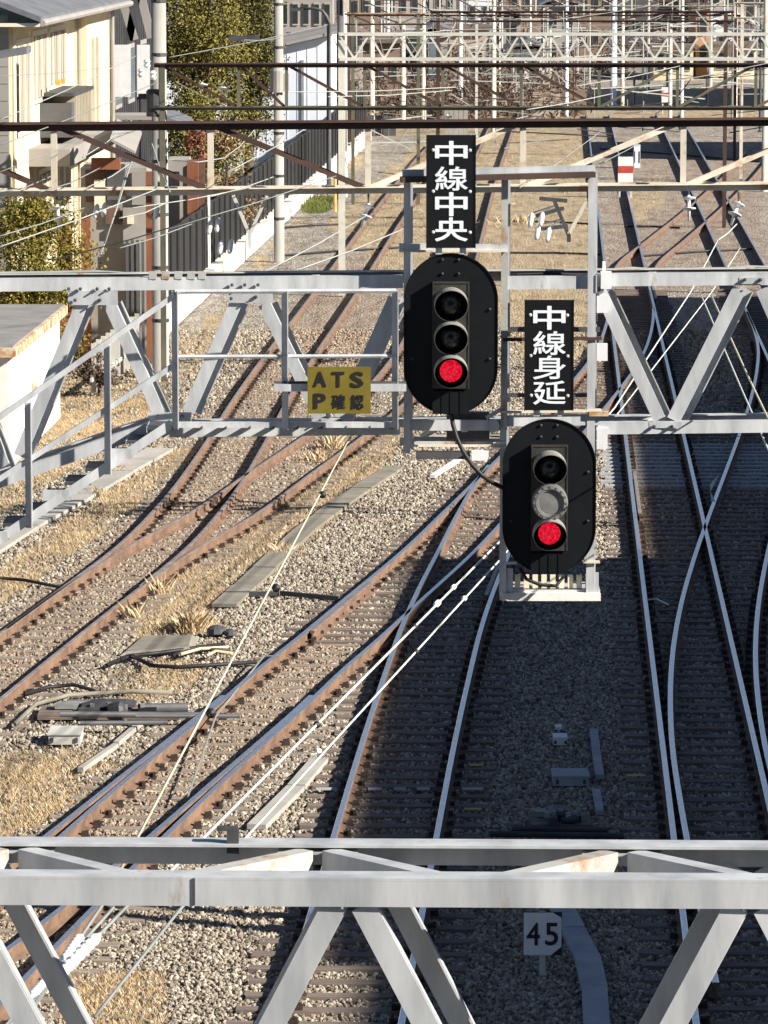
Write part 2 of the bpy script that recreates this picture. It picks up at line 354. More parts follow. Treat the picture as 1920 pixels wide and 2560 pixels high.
PROF = [(-.062, .0), (-.062, .011), (-.010, .028), (-.009, .112), (-.0325, .122), (-.0325, .152), (-.026, .156), (.026, .156), (.0325, .152), (.0325, .122), (.009, .112), (.010, .028), (.062, .011), (.062, .0)]
def rail_mesh(mb, f, y0, y1, step=1.0, lift=0.0):
    n = max(2, int((y1 - y0) / step)); ys = np.linspace(y0, y1, n + 1); k = len(PROF); vs = []
    for Y in ys:
        x = f(Y); sx = f(Y + .2) - f(Y - .2); a = math.atan2(sx, .4); cx, cy = math.cos(a), -math.sin(a)
        for u, w in PROF: vs.append((x + u * cx, Y + u * cy, RB + w + lift))
    fs, mi = [], []
    for i in range(n):
        for j in range(k):
            fs.append((i * k + j, i * k + (j + 1) % k, (i + 1) * k + (j + 1) % k, (i + 1) * k + j)); mi.append(1 if j in (5, 6, 7) else 0)
    o = len(mb.v); mb.v += vs
    for f_, m_ in zip(fs, mi): mb.f.append(tuple(i + o for i in f_)); mb.m.append(m_)
    mb.f.append(tuple(range(o, o + k))); mb.m.append(0)
    mb.f.append(tuple(range(o + n * k, o + (n + 1) * k))); mb.m.append(0)

_sv = []
for i in range(5):                                    # a few differently worn sleepers, one metre long, scaled to length
    mb = MB(); w = .205 + random.uniform(-.015, .015); nx = 6
    xs = np.linspace(-.5, .5, nx + 1); P = []
    for x in xs:
        w0 = w / 2 + random.uniform(-.006, .006); zt = random.uniform(-.004, .006)
        P.append([(x, -w0, -.16), (x, w0, -.16), (x, w0 - .008, zt), (x, -w0 + .008, zt)])
    for a, b_ in zip(P[:-1], P[1:]): mb.hull8(a, b_)
    _sv.append(mb)
SLEEPER = {mt: [mb.mesh('sleeper', mt) for mb in _sv] for mt in ('timber', 'pale_sleeper', 'timber_weathered')}
FOOT = []
def sleepers(tr, rails, y0, y1, rot_f, clips, step=0.6, mat=lambda Y: 'timber', ext=0.48, sink=0.014):
    """one sleeper every step metres, long enough for every rail in the list"""
    Y = y0 + random.uniform(0, .2)
    while Y < y1:
        xs = [f(Y) for f, a, b_ in rails if a <= Y <= b_]
        if xs:
            a = -math.atan2(rot_f(Y + .3) - rot_f(Y - .3), .6) * .8 + random.uniform(-.012, .012)
            lo, hi = min(xs) - ext + random.uniform(-.05, .05), max(xs) + ext + random.uniform(-.05, .05)
            me = random.choice(SLEEPER[mat(Y)])
            inst(me, 'sleeper', tr, ((lo + hi) / 2, Y, sink + random.uniform(-.006, .004)), a, (hi - lo, 1, 1))
            FOOT.append((Y, lo, hi, a, (lo + hi) / 2, sink))
            if Y < 112:
                for x in xs:
                    yy = Y + (x - (lo + hi) / 2) * math.sin(a)
                    clips.box((x, yy, .006), (.30, .15, .020), 0, a)
                    for sd in (-1, 1):
                        clips.box((x + sd * .088, yy + random.uniform(-.02, .02), .040), (.055, .085, .05), 0, a)
                        if random.random() < .8: clips.box((x + sd * .125, yy - .03, .048), (.034, .034, .066), 0, a)
        Y += step + random.uniform(-.02, .02)
def track(name, label, rails, slp, head, group='railway tracks of the yard'):
    y0 = min(r[1] for r in rails); f0 = rails[0][0]
    tr = thing(name, label, 'railway track', (f0(rails[0][1]), y0, 0), group)
    for r in rails:
        mb = MB(); rail_mesh(mb, r[0], r[1], r[2], 1.0 if r[2] < 130 else 1.6)
        part(mb, 'rail', ['rail_rust', head], tr)
    clips = MB()
    for kw in slp: sleepers(tr, clips=clips, **kw)
    if clips.v: part(clips, 'rail_fastening', 'fastening', tr, kind='stuff')
    return tr

pale = lambda a, b_: (lambda Y: 'pale_sleeper' if a < Y < b_ else 'timber')
T4 = track('railway_track', 'straight main track running away along the right under the shadow, with long turnout sleepers',
      [(rA, 40, 235), (rC, 40, 235)],
      [dict(rails=[(rA, 0, 999), (rC, 0, 999)], y0=40, y1=51, rot_f=rA),
       dict(rails=[(rA, 0, 999), (rC, 0, 999), (rD, 0, 86.5), (rD, 86.5, 97)], y0=51, y1=97, rot_f=rA, mat=pale(84.0, 91.2)),
       dict(rails=[(rA, 0, 999), (rC, 0, 999)], y0=97, y1=118, rot_f=rA),
       dict(rails=[(rA, 0, 999), (rC, 0, 999)], y0=118, y1=128, rot_f=rA)], 'rail_head')
TX = track('crossover_track', 'curved crossover rails leaving the straight main track to the right',
      [(rB, 44, 90.6), (rB, 90.7, 119), (rD, 44, 119)],
      [dict(rails=[(rB, 0, 999), (rD, 0, 999)], y0=97.3, y1=112, rot_f=rB)], 'rail_head')
T5 = track('railway_track', 'far right straight track beyond the shadow edge, joined by the crossover',
      [(rT5, 88, 235), (rT5R, 88, 235)],
      [dict(rails=[(rT5, 0, 999), (rT5R, 0, 999)], y0=112.2, y1=128, rot_f=rA)], 'rail_head')
T2 = track('railway_track', 'rust-sided track slanting from the lower left up behind the lower signal',
      [(rL2, 40, 120), (rR2, 40, 120), (rK, 40, 60.5), (rKR, 40, 60.5)],
      [dict(rails=[(rL2, 0, 999), (rR2, 0, 999), (rK, 0, 60.5)], y0=41, y1=61.5, rot_f=lambda Y: 0.07 * Y, mat=lambda Y: 'timber_weathered', sink=-.004),
       dict(rails=[(rL2, 0, 999), (rR2, 0, 999)], y0=61.6, y1=66.0, rot_f=lambda Y: 0.07 * Y, mat=lambda Y: 'timber_weathered', sink=-.004),
       dict(rails=[(rL2, 0, 999), (rR2, 0, 999), (rR3, 0, 999)], y0=66.0, y1=88, rot_f=lambda Y: 0.04 * Y),
       dict(rails=[(rL2, 0, 999), (rR2, 0, 999)], y0=88, y1=108, rot_f=rL2)], 'rail_head')
T3 = track('railway_track', 'central track with shiny rails lying wholly in the blue shadow',
      [(rL3, 40, 86), (rR3, 40, 86)],
      [dict(rails=[(rL3, 0, 999), (rR3, 0, 999)], y0=41, y1=66, rot_f=lambda Y: 0.03 * Y)], 'rail_head')
T1 = track('siding_track', 'rusty siding with a turnout among dry grass on the left',
      [(rT1, 54, 205), (rT1R, 70.5, 205)],
      [dict(rails=[(rT1, 0, 999), (rT1bR, 0, 999)], y0=55, y1=93, rot_f=lambda Y: 0.06 * Y, mat=lambda Y: 'timber_weathered', sink=-.004),
       dict(rails=[(rT1, 0, 999), (rT1R, 0, 999)], y0=93, y1=110, rot_f=rT1, mat=lambda Y: 'timber_weathered', sink=-.004)], 'rail_head_dull')
T1b = track('siding_track', 'rusty branch of the siding bending right behind the yellow sign',
      [(rT1bR, 54, 238), (rT1b, 66.2, 238)],
      [dict(rails=[(rT1b, 0, 999), (rT1bR, 0, 999)], y0=93, y1=110, rot_f=rT1bR, mat=lambda Y: 'timber_weathered', sink=-.004)], 'rail_head_dull')
TXX = track('crossover_track', 'brown crossover rails slanting to the far right near the red and white board',
      [(rX, 123, 198), (rXR, 123, 198)], [], 'rail_head_dull')
# check rails and the crossing's wing rails, worn ends
for f, a, b_, par in ((lambda Y: rD(Y) - .085, 79, 85.5, TX), (lambda Y: rA(Y) + .085, 79, 85.0, T4), (lambda Y: rR3(Y) - .085, 69.5, 76.5, T3), (lambda Y: rL2(Y) + .085, 66, 71, T2)):
    mb = MB(); rail_mesh(mb, f, a, b_, .7); part(mb, 'check_rail', ['rail_rust', 'rail_head_dull'], par)
mb = MB(); mb.plate([(rB(84.6) - .1, 84.6, .16), (rB(82) - .13, 82, .16), (rB(80.6) + .02, 80.6, .16), (rB(80.6) - .05, 80.6, .16), (rB(83) - .19, 83, .16)], .012, (0, 0, 1)); part(mb, 'wing_rail', 'pale_steel', TX)

# ---------------------------------------------------------------- ground
def inside(X, Y, poly):
    X = np.asarray(X, float); Y = np.asarray(Y, float); c = np.zeros(X.shape, bool); j = len(poly) - 1
    for i in range(len(poly)):
        xi, yi = poly[i]; xj, yj = poly[j]
        if yi != yj: c ^= ((yi > Y) != (yj > Y)) & (X < (xj - xi) * (Y - yi) / (yj - yi) + xi)
        j = i
    return c
def gpoly(px): return [tuple(G(*p)[:2]) for p in px]
GRASS = [gpoly(p) for p in (
    [(0, 1420), (110, 1335), (420, 1130), (560, 1095), (420, 1190), (300, 1300), (160, 1400), (0, 1520)],            # verge left of the siding
    [(460, 1390), (620, 1300), (800, 1180), (960, 1080), (1020, 1060), (960, 1180), (800, 1330), (640, 1440), (520, 1530), (430, 1590), (330, 1610), (360, 1520)],
    [(0, 1880), (140, 1850), (300, 1905), (210, 1990), (60, 2080), (0, 2100)],
    [(250, 1690), (420, 1640), (520, 1660), (470, 1730), (330, 1760)],
    [(820, 560), (1060, 340), (1300, 340), (1300, 700), (1180, 900), (1060, 900), (1040, 700), (960, 690)],           # between the far tracks
    [(1250, 330), (1470, 330), (1500, 640), (1500, 900), (1270, 900)],
    [(640, 690), (760, 560), (930, 380), (920, 350), (860, 420), (700, 600), (560, 720)],
    [(1560, 460), (1660, 440), (1640, 540), (1600, 560)],
    [(440, 860), (560, 760), (620, 740), (560, 830), (480, 930), (440, 990)],
    [(0, 700), (420, 700), (420, 1000), (300, 1100), (160, 1180), (0, 1290)],
    [(820, 350), (820, 230), (1920, 230), (1920, 300), (1280, 330)],
    [(150, 2420), (420, 2420), (420, 2560), (150, 2560)],
)]
RUST = [gpoly(p) for p in (
    [(0, 1560), (400, 1230), (600, 1000), (800, 720), (960, 560), (1010, 600), (900, 900), (930, 1110), (640, 1310), (420, 1440), (200, 1620), (0, 1790)],
    [(0, 2200), (330, 1930), (640, 1660), (760, 1570), (900, 1600), (700, 1850), (480, 2060), (200, 2300), (0, 2420)],
    [(1400, 1100), (1250, 1300), (1100, 1350), (1250, 1120), (1480, 900), (1640, 700), (1680, 760), (1560, 1000)],
    [(1540, 340), (1500, 520), (1540, 720), (1900, 720), (1920, 380)],
    [(1560, 1060), (1620, 1060), (1640, 1400), (1600, 1400)],
)]
def layer(X, Y, polys):
    c = np.zeros(np.shape(X), bool)
    for p in polys: c |= inside(X, Y, p)
    return c.astype(float)
ys = np.concatenate([[-150, -60, 0, 25], np.arange(38, 60, .42), np.arange(60, 90, .55), np.arange(90, 140, .9), np.arange(140, 260, 2.0), [265, 280, 300, 330, 370, 420, 500, 700, 1200, 2500]])
vs, gr, ru = [], [], []
NX = 64
for Y in ys:
    half = max(14, 960 / F * Y * 1.35)
    xs = np.concatenate([[-1500, -300, -80, -half - 12], np.linspace(-half, half, NX - 8), [half + 12, 80, 300, 1500]])
    for x in xs:
        vs.append((x, Y, random.uniform(-.070, -.050) if 38 < Y < 115 else (-.06 + .045 * min(1, (Y - 115) / 25) if Y >= 115 else -.06)))
va = np.array(vs); gr, ru = layer(va[:, 0], va[:, 1], GRASS), layer(va[:, 0], va[:, 1], RUST)
nr = len(ys); fs = [(i * NX + j, i * NX + j + 1, (i + 1) * NX + j + 1, (i + 1) * NX + j) for i in range(nr - 1) for j in range(NX - 1)]
me = bpy.data.meshes.new('ground'); me.from_pydata(vs, [], fs); me.materials.append(MATS['ground'])
for nm, arr in (('grass', gr), ('rust', ru)):
    a = me.attributes.new(nm, 'FLOAT', 'POINT'); a.data.foreach_set('value', arr)
me.polygons.foreach_set('use_smooth', [True] * len(me.polygons))
go = bpy.data.objects.new('ground', me); COL.objects.link(go); go['kind'] = 'structure'; go['label'] = 'stony railway ground with dry grass between the tracks'

# loose ballast, thousands of stones: one mass
P, SCL, RST = [], [], []
rng = np.random.default_rng(3)
for y0, y1, dens in ((40, 52, 760), (52, 64, 580), (64, 76, 430), (76, 92, 290), (92, 116, 150)):
    w = 1920 / F * (y1 + y0) / 2 * 1.12; cnt = int(w * (y1 - y0) * dens)
    Y = rng.uniform(y0, y1, cnt); X = rng.uniform(-.56, .56, cnt) * 1920 / F * Y
    keep = ~((layer(X, Y, GRASS) > 0) & (rng.random(cnt) < .84)); X, Y = X[keep], Y[keep]; cnt = len(X)
    P.append(np.stack([X, Y, rng.uniform(-.050, -.014, cnt)], 1)); SCL.append(rng.uniform(.55, 1.15, cnt) * (1 + .006 * (Y - 40))); RST.append(layer(X, Y, RUST) * rng.uniform(.3, 1, cnt))
P = np.concatenate(P); SCL = np.concatenate(SCL); RST = np.concatenate(RST)
o_ = np.argsort(P[:, 1]); P, SCL, RST = P[o_], SCL[o_], RST[o_]; drop = np.zeros(len(P), bool)
for Y, lo, hi, a, xm, sk in FOOT:                          # sleepers are swept nearly clean
    i0, i1 = np.searchsorted(P[:, 1], (Y - .45, Y + .45)); Q = P[i0:i1]
    on = (Q[:, 0] > lo) & (Q[:, 0] < hi) & (np.abs(Q[:, 1] - Y - (Q[:, 0] - xm) * math.sin(a)) < .105)
    patchy = np.sin(Q[:, 0] * 5 + Y * 3.1) + np.sin(Q[:, 1] * .7 + 1)
    drop[i0:i1] |= on & (rng.random(len(Q)) < (np.where(patchy > .3, .4, .85) if sk < 0 else np.where(patchy > (1.3 if Y > 62 else .4), .4, .95)))
P, SCL, RST = P[~drop], SCL[~drop], RST[~drop]
me = bpy.data.meshes.new('ballast_gravel'); me.vertices.add(len(P)); me.vertices.foreach_set('co', P.astype(np.float32).ravel()); me.update()
for nm, arr in (('size', SCL), ('rust', RST)):
    a = me.attributes.new(nm, 'FLOAT', 'POINT'); a.data.foreach_set('value', arr)
bo = bpy.data.objects.new('ballast_gravel', me); COL.objects.link(bo); bo['kind'] = 'stuff'
bo['label'] = 'crushed stone ballast lying around the rails'; bo['category'] = 'gravel'
ng = bpy.data.node_groups.new('stones', 'GeometryNodeTree')
ng.interface.new_socket('Geometry', in_out='INPUT', socket_type='NodeSocketGeometry')
ng.interface.new_socket('Geometry', in_out='OUTPUT', socket_type='NodeSocketGeometry')
N = ng.nodes
gi, gout = N.new('NodeGroupInput'), N.new('NodeGroupOutput')
mp = N.new('GeometryNodeMeshToPoints')
ico = N.new('GeometryNodeMeshIcoSphere'); ico.inputs['Radius'].default_value = .029; ico.inputs['Subdivisions'].default_value = 1
smt = N.new('GeometryNodeSetMaterial'); smt.inputs['Material'].default_value = MATS['ballast_stone']
flat = N.new('GeometryNodeSetShadeSmooth'); flat.inputs['Shade Smooth'].default_value = False
iop = N.new('GeometryNodeInstanceOnPoints')
rr = N.new('FunctionNodeRandomValue'); rr.data_type = 'FLOAT_VECTOR'; rr.inputs[0].default_value = (0, 0, 0); rr.inputs[1].default_value = (6.28, 6.28, 6.28)
rs = N.new('FunctionNodeRandomValue'); rs.data_type = 'FLOAT_VECTOR'; rs.inputs[0].default_value = (.65, .6, .5); rs.inputs[1].default_value = (1.45, 1.1, .95)
rs.inputs['Seed'].default_value = 5
na = N.new('GeometryNodeInputNamedAttribute'); na.data_type = 'FLOAT'; na.inputs['Name'].default_value = 'size'
vm = N.new('ShaderNodeVectorMath'); vm.operation = 'SCALE'
K = ng.links.new
K(gi.outputs[0], mp.inputs['Mesh']); K(mp.outputs[0], iop.inputs['Points'])
K(ico.outputs['Mesh'], flat.inputs['Geometry']); K(flat.outputs[0], smt.inputs['Geometry']); K(smt.outputs[0], iop.inputs['Instance'])
K(rr.outputs[0], iop.inputs['Rotation']); K(rs.outputs[0], vm.inputs[0]); K(na.outputs[0], vm.inputs['Scale']); K(vm.outputs[0], iop.inputs['Scale'])
K(iop.outputs[0], gout.inputs[0])
mod = bo.modifiers.new('stones', 'NODES'); mod.node_group = ng
me.materials.append(MATS['ballast_stone'])

# dry grass blades: one mass, thicker in tufts
def blades(pts, hgt, wid, lean):
    vs, fs = [], []
    for (x, y, z), h in zip(pts, hgt):
        a = random.uniform(0, 6.283); l = random.uniform(0, lean) * h; w = wid * random.uniform(.6, 1.3)
        tx, ty = x + math.cos(a) * l, y + math.sin(a) * l
        i = len(vs); vs += [(x - w, y, z), (x + w, y, z), (x + (tx - x) * .45 + w * .6, y + (ty - y) * .4, z + h * .62), (tx, ty, z + h)]
        fs += [(i, i + 1, i + 2), (i, i + 2, i + 3)]
    return vs, fs
pts, hg = [], []
for (x0, x1, y0, y1, cnt) in ((-7, 5, 42, 100, 95000), (-9, 14, 100, 215, 15000)):
    Y = np.random.uniform(y0, y1, cnt * 14); X = np.random.uniform(-.56, .56, cnt * 14) * 1920 / F * Y
    cl = np.sin(X * 2.3 + Y * .9) + np.sin(Y * 1.7 - X * 3.1)
    ok = np.nonzero((layer(X, Y, GRASS) > 0) & (cl > np.random.uniform(-2.2, 1.2, len(X))))[0][:cnt]
    for x, y, c_ in zip(X[ok], Y[ok], cl[ok]):
        pts.append((x, y, -.055)); hg.append(random.uniform(.025, .085) * (1.0 if y < 100 else 1.6) * (1.3 if c_ > 1 else 1))
for (px, py, n_, r, h) in ((475, 1575, 620, .25, .40), (440, 1565, 420, .42, .24), (500, 1560, 300, .3, .3), (800, 1150, 160, .5, .35), (700, 1380, 150, .5, .3), (830, 1120, 130, .3, .5), (295, 1180, 120, .5, .3), (250, 1240, 100, .4, .3),
                          (400, 1480, 60, .2, .45), (335, 1540, 50, .2, .4), (930, 1080, 130, .5, .35), (30, 2000, 80, .6, .25), (1310, 560, 120, 1.2, .5), (1180, 820, 90, .8, .4)):
    c = G(px, py)
    for _ in range(int(n_ * 1.8)):
        a, q = random.uniform(0, 6.283), r * random.random()
        pts.append((c.x + math.cos(a) * q, c.y + math.sin(a) * q * 1.6, -.055)); hg.append(h * random.uniform(.2, .9) * (1.1 - .6 * q / r))
v_, f_ = blades(pts, hg, .0032, .95)
mb = MB(); mb.v, mb.f, mb.m = v_, f_, [0] * len(f_)
single(mb, 'dry_grass', 'straw_blades', 'dry straw-coloured grass between the tracks', 'grass', (0, 60, 0), kind='stuff')
pts, hg = [], []
for (px, py, n_, r) in ((760, 390, 900, 1.1), (790, 520, 700, .9), (800, 505, 300, .8), (600, 640, 260, .6)):
    c = G(px, py)
    for _ in range(n_):
        a, q = random.uniform(0, 6.283), r * math.sqrt(random.random())
        pts.append((c.x + math.cos(a) * q * .6, c.y + math.sin(a) * q * 3.2, -.055)); hg.append(random.uniform(.08, .3))
v_, f_ = blades(pts, hg, .02, .7)
mb = MB(); mb.v, mb.f, mb.m = v_, f_, [0] * len(f_)
single(mb, 'green_grass', 'grass_green', 'green grass growing by the pale wall', 'grass', (0, 150, 0), kind='stuff')


# ---------------------------------------------------------------- steel helpers
def flanged(mb, p, q, web, fl, side, t=.012, lip=0.0, mi=0):
    """angle or channel lying along p-q (its top edge): upright web, flange towards side (+1 away from the camera)"""
    p, q = Vector(p), Vector(q); d = (q - p).normalized(); nrm = Vector((-d.y, d.x, 0)).normalized()
    if nrm.y < 0: nrm = -nrm
    nrm = nrm * side; z = Vector((0, 0, 1))
    def slab(a, b_, c, e):
        mb.hull8([p + nrm * a + z * c, p + nrm * b_ + z * c, p + nrm * b_ + z * e, p + nrm * a + z * e],
                 [q + nrm * a + z * c, q + nrm * b_ + z * c, q + nrm * b_ + z * e, q + nrm * a + z * e], mi)
    slab(0, fl, -t, 0); slab(0, t, -web, -t - .0005)
    if lip: slab(t + .0005, lip, -web, -web + t)
def nodes_on(p, q, n): return [p.lerp(q, i / n) for i in range(n + 1)]

# ---------------------------------------------------------------- near gantry, 17 m away
NYf = lambda px: 16.86 - .07 * px / 1920
def NG_(px, py, d=0): return PY(px, py, NYf(px) + d)
gy = thing('catenary_gantry', 'pale grey lattice gantry beam crossing the bottom of the view, nearest of all', 'gantry', (0, 16.9, 0))
zt = NG_(960, 2196).z
def NP(x, d, dz=0): return Vector((x, 16.825 - .026 * x + d, zt + dz))
XL, XR = -4.6, 4.8
mb = MB(); flanged(mb, NP(XL, 0), NP(XR, 0), .106, .13, 1, .010, .03); fch = part(mb, 'front_chord', 'galvanised', gy)
mb = MB(); flanged(mb, NP(XL, .74), NP(XR, .74), .100, .135, -1, .010); part(mb, 'back_chord', 'galvanised', gy)
for dz, nm in ((-1.35, 'lower_front_chord'),): mb = MB(); flanged(mb, NP(XL, 0, dz), NP(XR, 0, dz), .1, .1, 1); part(mb, nm, 'galvanised', gy)
mb = MB(); flanged(mb, NP(XL, .74, -1.35), NP(XR, .74, -1.35), .1, .1, -1); part(mb, 'lower_back_chord', 'galvanised', gy)
x0 = PY(871, 2270, 16.83).x; sp = PY(1876, 2270, 16.8).x - x0
for k in range(-3, 4):
    xc = x0 + k * sp
    for sd in (-1, 1):                                # front diagonals of the V, welded under the chord
        p = NP(xc + sd * .052, .02, -.106); q = NP(xc + sd * (sp / 2 - .03), .02, -1.36)
        mb = MB(); mb.bar(p, q, .088, .009, (0, 1, 0.001)); d = (q - p).normalized(); up = Vector((1, 0, 0)) * sd
        nn = up - d * up.dot(d); nn.normalize()
        if sd < 0: nn = Vector((1, 0, 0)) - d * d.x; nn.normalize()
        off = nn * .044
        mb.bar(p + off + Vector((0, .045, 0)), q + off + Vector((0, .045, 0)), .082, .009, nn)
        part(mb, 'diagonal', 'galvanised', gy)
    xb = xc + .055
    for sd in (-1, 1):
        p = NP(xb + sd * .055, .73, -.10); q = NP(xb + sd * (sp / 2 - .03), .73, -1.36); d = (q - p).normalized()
        nn = Vector((1, 0, 0)) - d * d.x; nn.normalize()
        mb = MB(); mb.bar(p, q, .088, .009, (0, 1, 0.001)); mb.bar(p + nn * .044 - Vector((0, .045, 0)), q + nn * .044 - Vector((0, .045, 0)), .082, .009, nn)
        part(mb, 'diagonal', 'galvanised', gy)
bx0 = PY(795, 2110, 17.5).x; bsp = PY(1553, 2110, 17.5).x - bx0
for k in range(-4, 5):                                # zigzag plan bracing between the chords
    a = NP(bx0 + k * bsp, .60, -.020)
    for sd in (-1, 1):
        c = NP(bx0 + (k + sd * .5) * bsp - sd * .10, .135, -.020); a2 = a + Vector((sd * .045, 0, 0))
        d = (c - a2).normalized(); mb = MB()
        mb.bar(a2, c, .075, .009); mb.bar(a2 + Vector((0, 0, -.047)) + d.cross(Vector((0, 0, 1))) * .033 * sd, c + Vector((0, 0, -.047)) + d.cross(Vector((0, 0, 1))) * .033 * sd, .009, .085)
        part(mb, 'plan_brace', 'galvanised_rusty' if sd < 0 else 'galvanised', gy)
    mb = MB(); mb.box(a + Vector((0, .06, -.012)), (.30, .12, .008)); part(mb, 'gusset_plate', 'galvanised', gy)
    mb = MB(); mb.box(NP(bx0 + (k + .5) * bsp, .075, -.016), (.42, .12, .007)); part(mb, 'gusset_plate', 'galvanised', gy)
c = NG_(580, 2110, .55); mb = MB(); mb.box(c + Vector((0, .1, -.03)), (.045, .05, .13)); mb.box(c + Vector((-.02, .1, .04)), (.08, .05, .012)); part(mb, 'clamp', 'dark_steel', gy)
mb = MB(); mb.box(NP(PY(484, 2230, 16.8).x, -.0035, -.052), (.008, .004, .1)); part(mb, 'splice_seam', 'dark_steel', gy)
for x in (XL + .1, XR - .1):
    for d in (0.06, .68):
        mb = MB(); p = NP(x, d); mb.box((p.x, p.y, p.z / 2), (.12, .12, p.z)); part(mb, 'leg', 'galvanised', gy)

# ---------------------------------------------------------------- signal bridge, 44 m away
SY = lambda px: 43.40 + .75 * px / 1900
def S(px, py, d=0.0): return PY(px, py, SY(px) + d)
sb = thing('signal_bridge', 'grey steel signal bridge carrying both signals across the tracks', 'signal bridge', (0, 44, 0))
BD = .70
zT, zB = S(960, 689).z, S(960, 1062).z
def SP(px, z, d=0.0):                                  # point on the bridge plane above photograph column px
    Y = SY(px) + d; return Vector(((px - 960) / F * (Y * CA + (CZ - z) * SA), Y, z))
def chord(name, pa, pb, web, fl, side, mat='galvanised', **k):
    mb = MB(); flanged(mb, pa, pb, web, fl, side, **k); return part(mb, name, mat, sb)
PX0, PX1 = -420, 2330
for a, b_ in ((PX0, 1008), (1493, PX1)):
    chord('top_chord', SP(a, zT), SP(b_, zT), .118, .11, 1, lip=.03)
chord('top_chord', SP(1262, zT - .02), SP(1475, zT - .02), .12, .1, 1)
chord('top_chord', SP(PX0, zT, BD), SP(PX1, zT, BD), .112, .11, -1, 'galvanised_rusty')
pL = [S(-420, 1330), S(0, 1188), S(263, 1094), S(398, 1048)]
chord('bottom_chord', SP(385, zB - .01), SP(1000, zB - .01), .085, .1, 1)
chord('bottom_chord', SP(1500, zB), SP(PX1, zB), .115, .1, 1, lip=.03)
chord('bottom_chord', SP(398, zB, BD), SP(PX1, zB, BD), .10, .1, -1)
for a, b_ in zip(pL[:-1], pL[1:]):
    chord('haunch_chord', a, b_ + (b_ - a) * .01, .12, .1, 1); chord('haunch_chord', a + Vector((0, BD, 0)), b_ + Vector((0, BD, 0)), .12, .1, -1)
def diag(pa, pb, w=.11, mat='galvanised', back=False):
    d = (pb - pa).normalized(); nn = Vector((1, 0, 0)) - d * d.x; nn.normalize(); s_ = -1 if back else 1
    mb = MB(); mb.bar(pa, pb, w, .010, (0, 1, .001))
    mb.bar(pa + nn * (w / 2) + Vector((0, .045 * s_, 0)), pb + nn * (w / 2) + Vector((0, .045 * s_, 0)), .09, .010, nn)
    return part(mb, 'diagonal', mat, sb)
def gusset(px, py, w, h, bolts):
    g = MB(); c = S(px, py, -.014); g.box(c, (w, .012, h)); gp = part(g, 'gusset_plate', 'galvanised', sb)
    for bx, by in bolts:
        b2 = MB(); b2.lathe([(.017, 0), (.017, .03), (.009, .032), (.009, .06)], S(bx, by, -.02), (0, -1, 0), 6); part(b2, 'bolt', 'dark_steel', gp)
nodeT = [232, 628]; lastb = {}
for d, bk in ((.03, False), (BD - .03, True)):
    o = 0 if not bk else 18
    diag(S(205 + o, 758, d), S(48 + o, 1140, d), back=bk); diag(S(272 + o, 758, d), S(398 + o, 1036, d), back=bk)
    diag(S(590 + o, 756, d), S(470 + o, 1030, d), back=bk); diag(S(660 + o, 760, d), S(800 + o, 1046, d), back=bk)
    diag(S(985 + o, 745, d), S(850 + o, 1046, d), back=bk)
    diag(S(1500 + o, 728, d), S(1648 + o, 1048, d), .115, back=bk); diag(S(1848 + o, 722, d), S(1683 + o, 1050, d), .125, back=bk)
    diag(S(1905 + o, 722, d), S(2050 + o, 1050, d), .125, back=bk); diag(S(2230 + o, 722, d), S(2090 + o, 1050, d), .125, back=bk)
    diag(S(-150 + o, 758, d), S(10 + o, 1170, d), back=bk)
for k in range(-1, 6):                                 # ties between the front and back frames
    px = -100 + k * 420
    for z in (zT - .06, zB - .05):
        if z < zT - .5 and px < 400: continue
        mb = MB(); mb.bar(SP(px, z, .02), SP(px + 60, z, BD - .02), .06, .06); part(mb, 'tie', 'galvanised', sb)
gusset(232, 745, .46, .13, [(172, 722), (201, 722), (243, 722), (273, 722), (188, 750), (250, 750)])
gusset(626, 741, .42, .12, [(580, 712), (612, 712), (645, 712), (578, 746), (640, 742)])
gusset(425, 1044, .40, .10, [(395, 1040), (455, 1040)])
gusset(825, 1058, .34, .08, [(800, 1052), (850, 1052)])
gusset(1663, 1062, .30, .06, [(1635, 1066), (1680, 1066)])
gusset(1880, 702, .24, .06, [(1862, 699), (1901, 699)])
# cables laid along the back chord, clipped now and then
for a, b_, sgs in ((-300, 1000, [(-300, 683), (95, 679), (240, 676), (340, 683), (420, 688), (520, 690), (640, 687), (760, 686), (880, 684), (1000, 680)]), (1262, 1920, [(1262, 678), (1330, 676), (1420, 679), (1500, 674), (1580, 668), (1660, 674), (1720, 676), (1800, 671), (1866, 664), (1990, 668)])):
    mb = MB(); mb.tube([S(x, y + 4, BD - .05) for x, y in sgs], .022, 6); part(mb, 'cable', 'wire_grey', sb)
    mb = MB(); mb.tube([S(x + 30, y + 8, BD - .09) for x, y in sgs], .018, 6); part(mb, 'cable', 'rubber', sb)
for x in (382, 414, 446, 478, 505):
    mb = MB(); mb.box(S(x, 688, .02), (.07, .06, .07)); part(mb, 'cable_clip', 'galvanised_rusty', sb)
mb = MB(); mb.box(S(1515, 700, -.06), (.10, .10, .16)); mb.box(S(1510, 672, -.02), (.03, .03, .14)); part(mb, 'end_bracket', 'plate_white', sb)
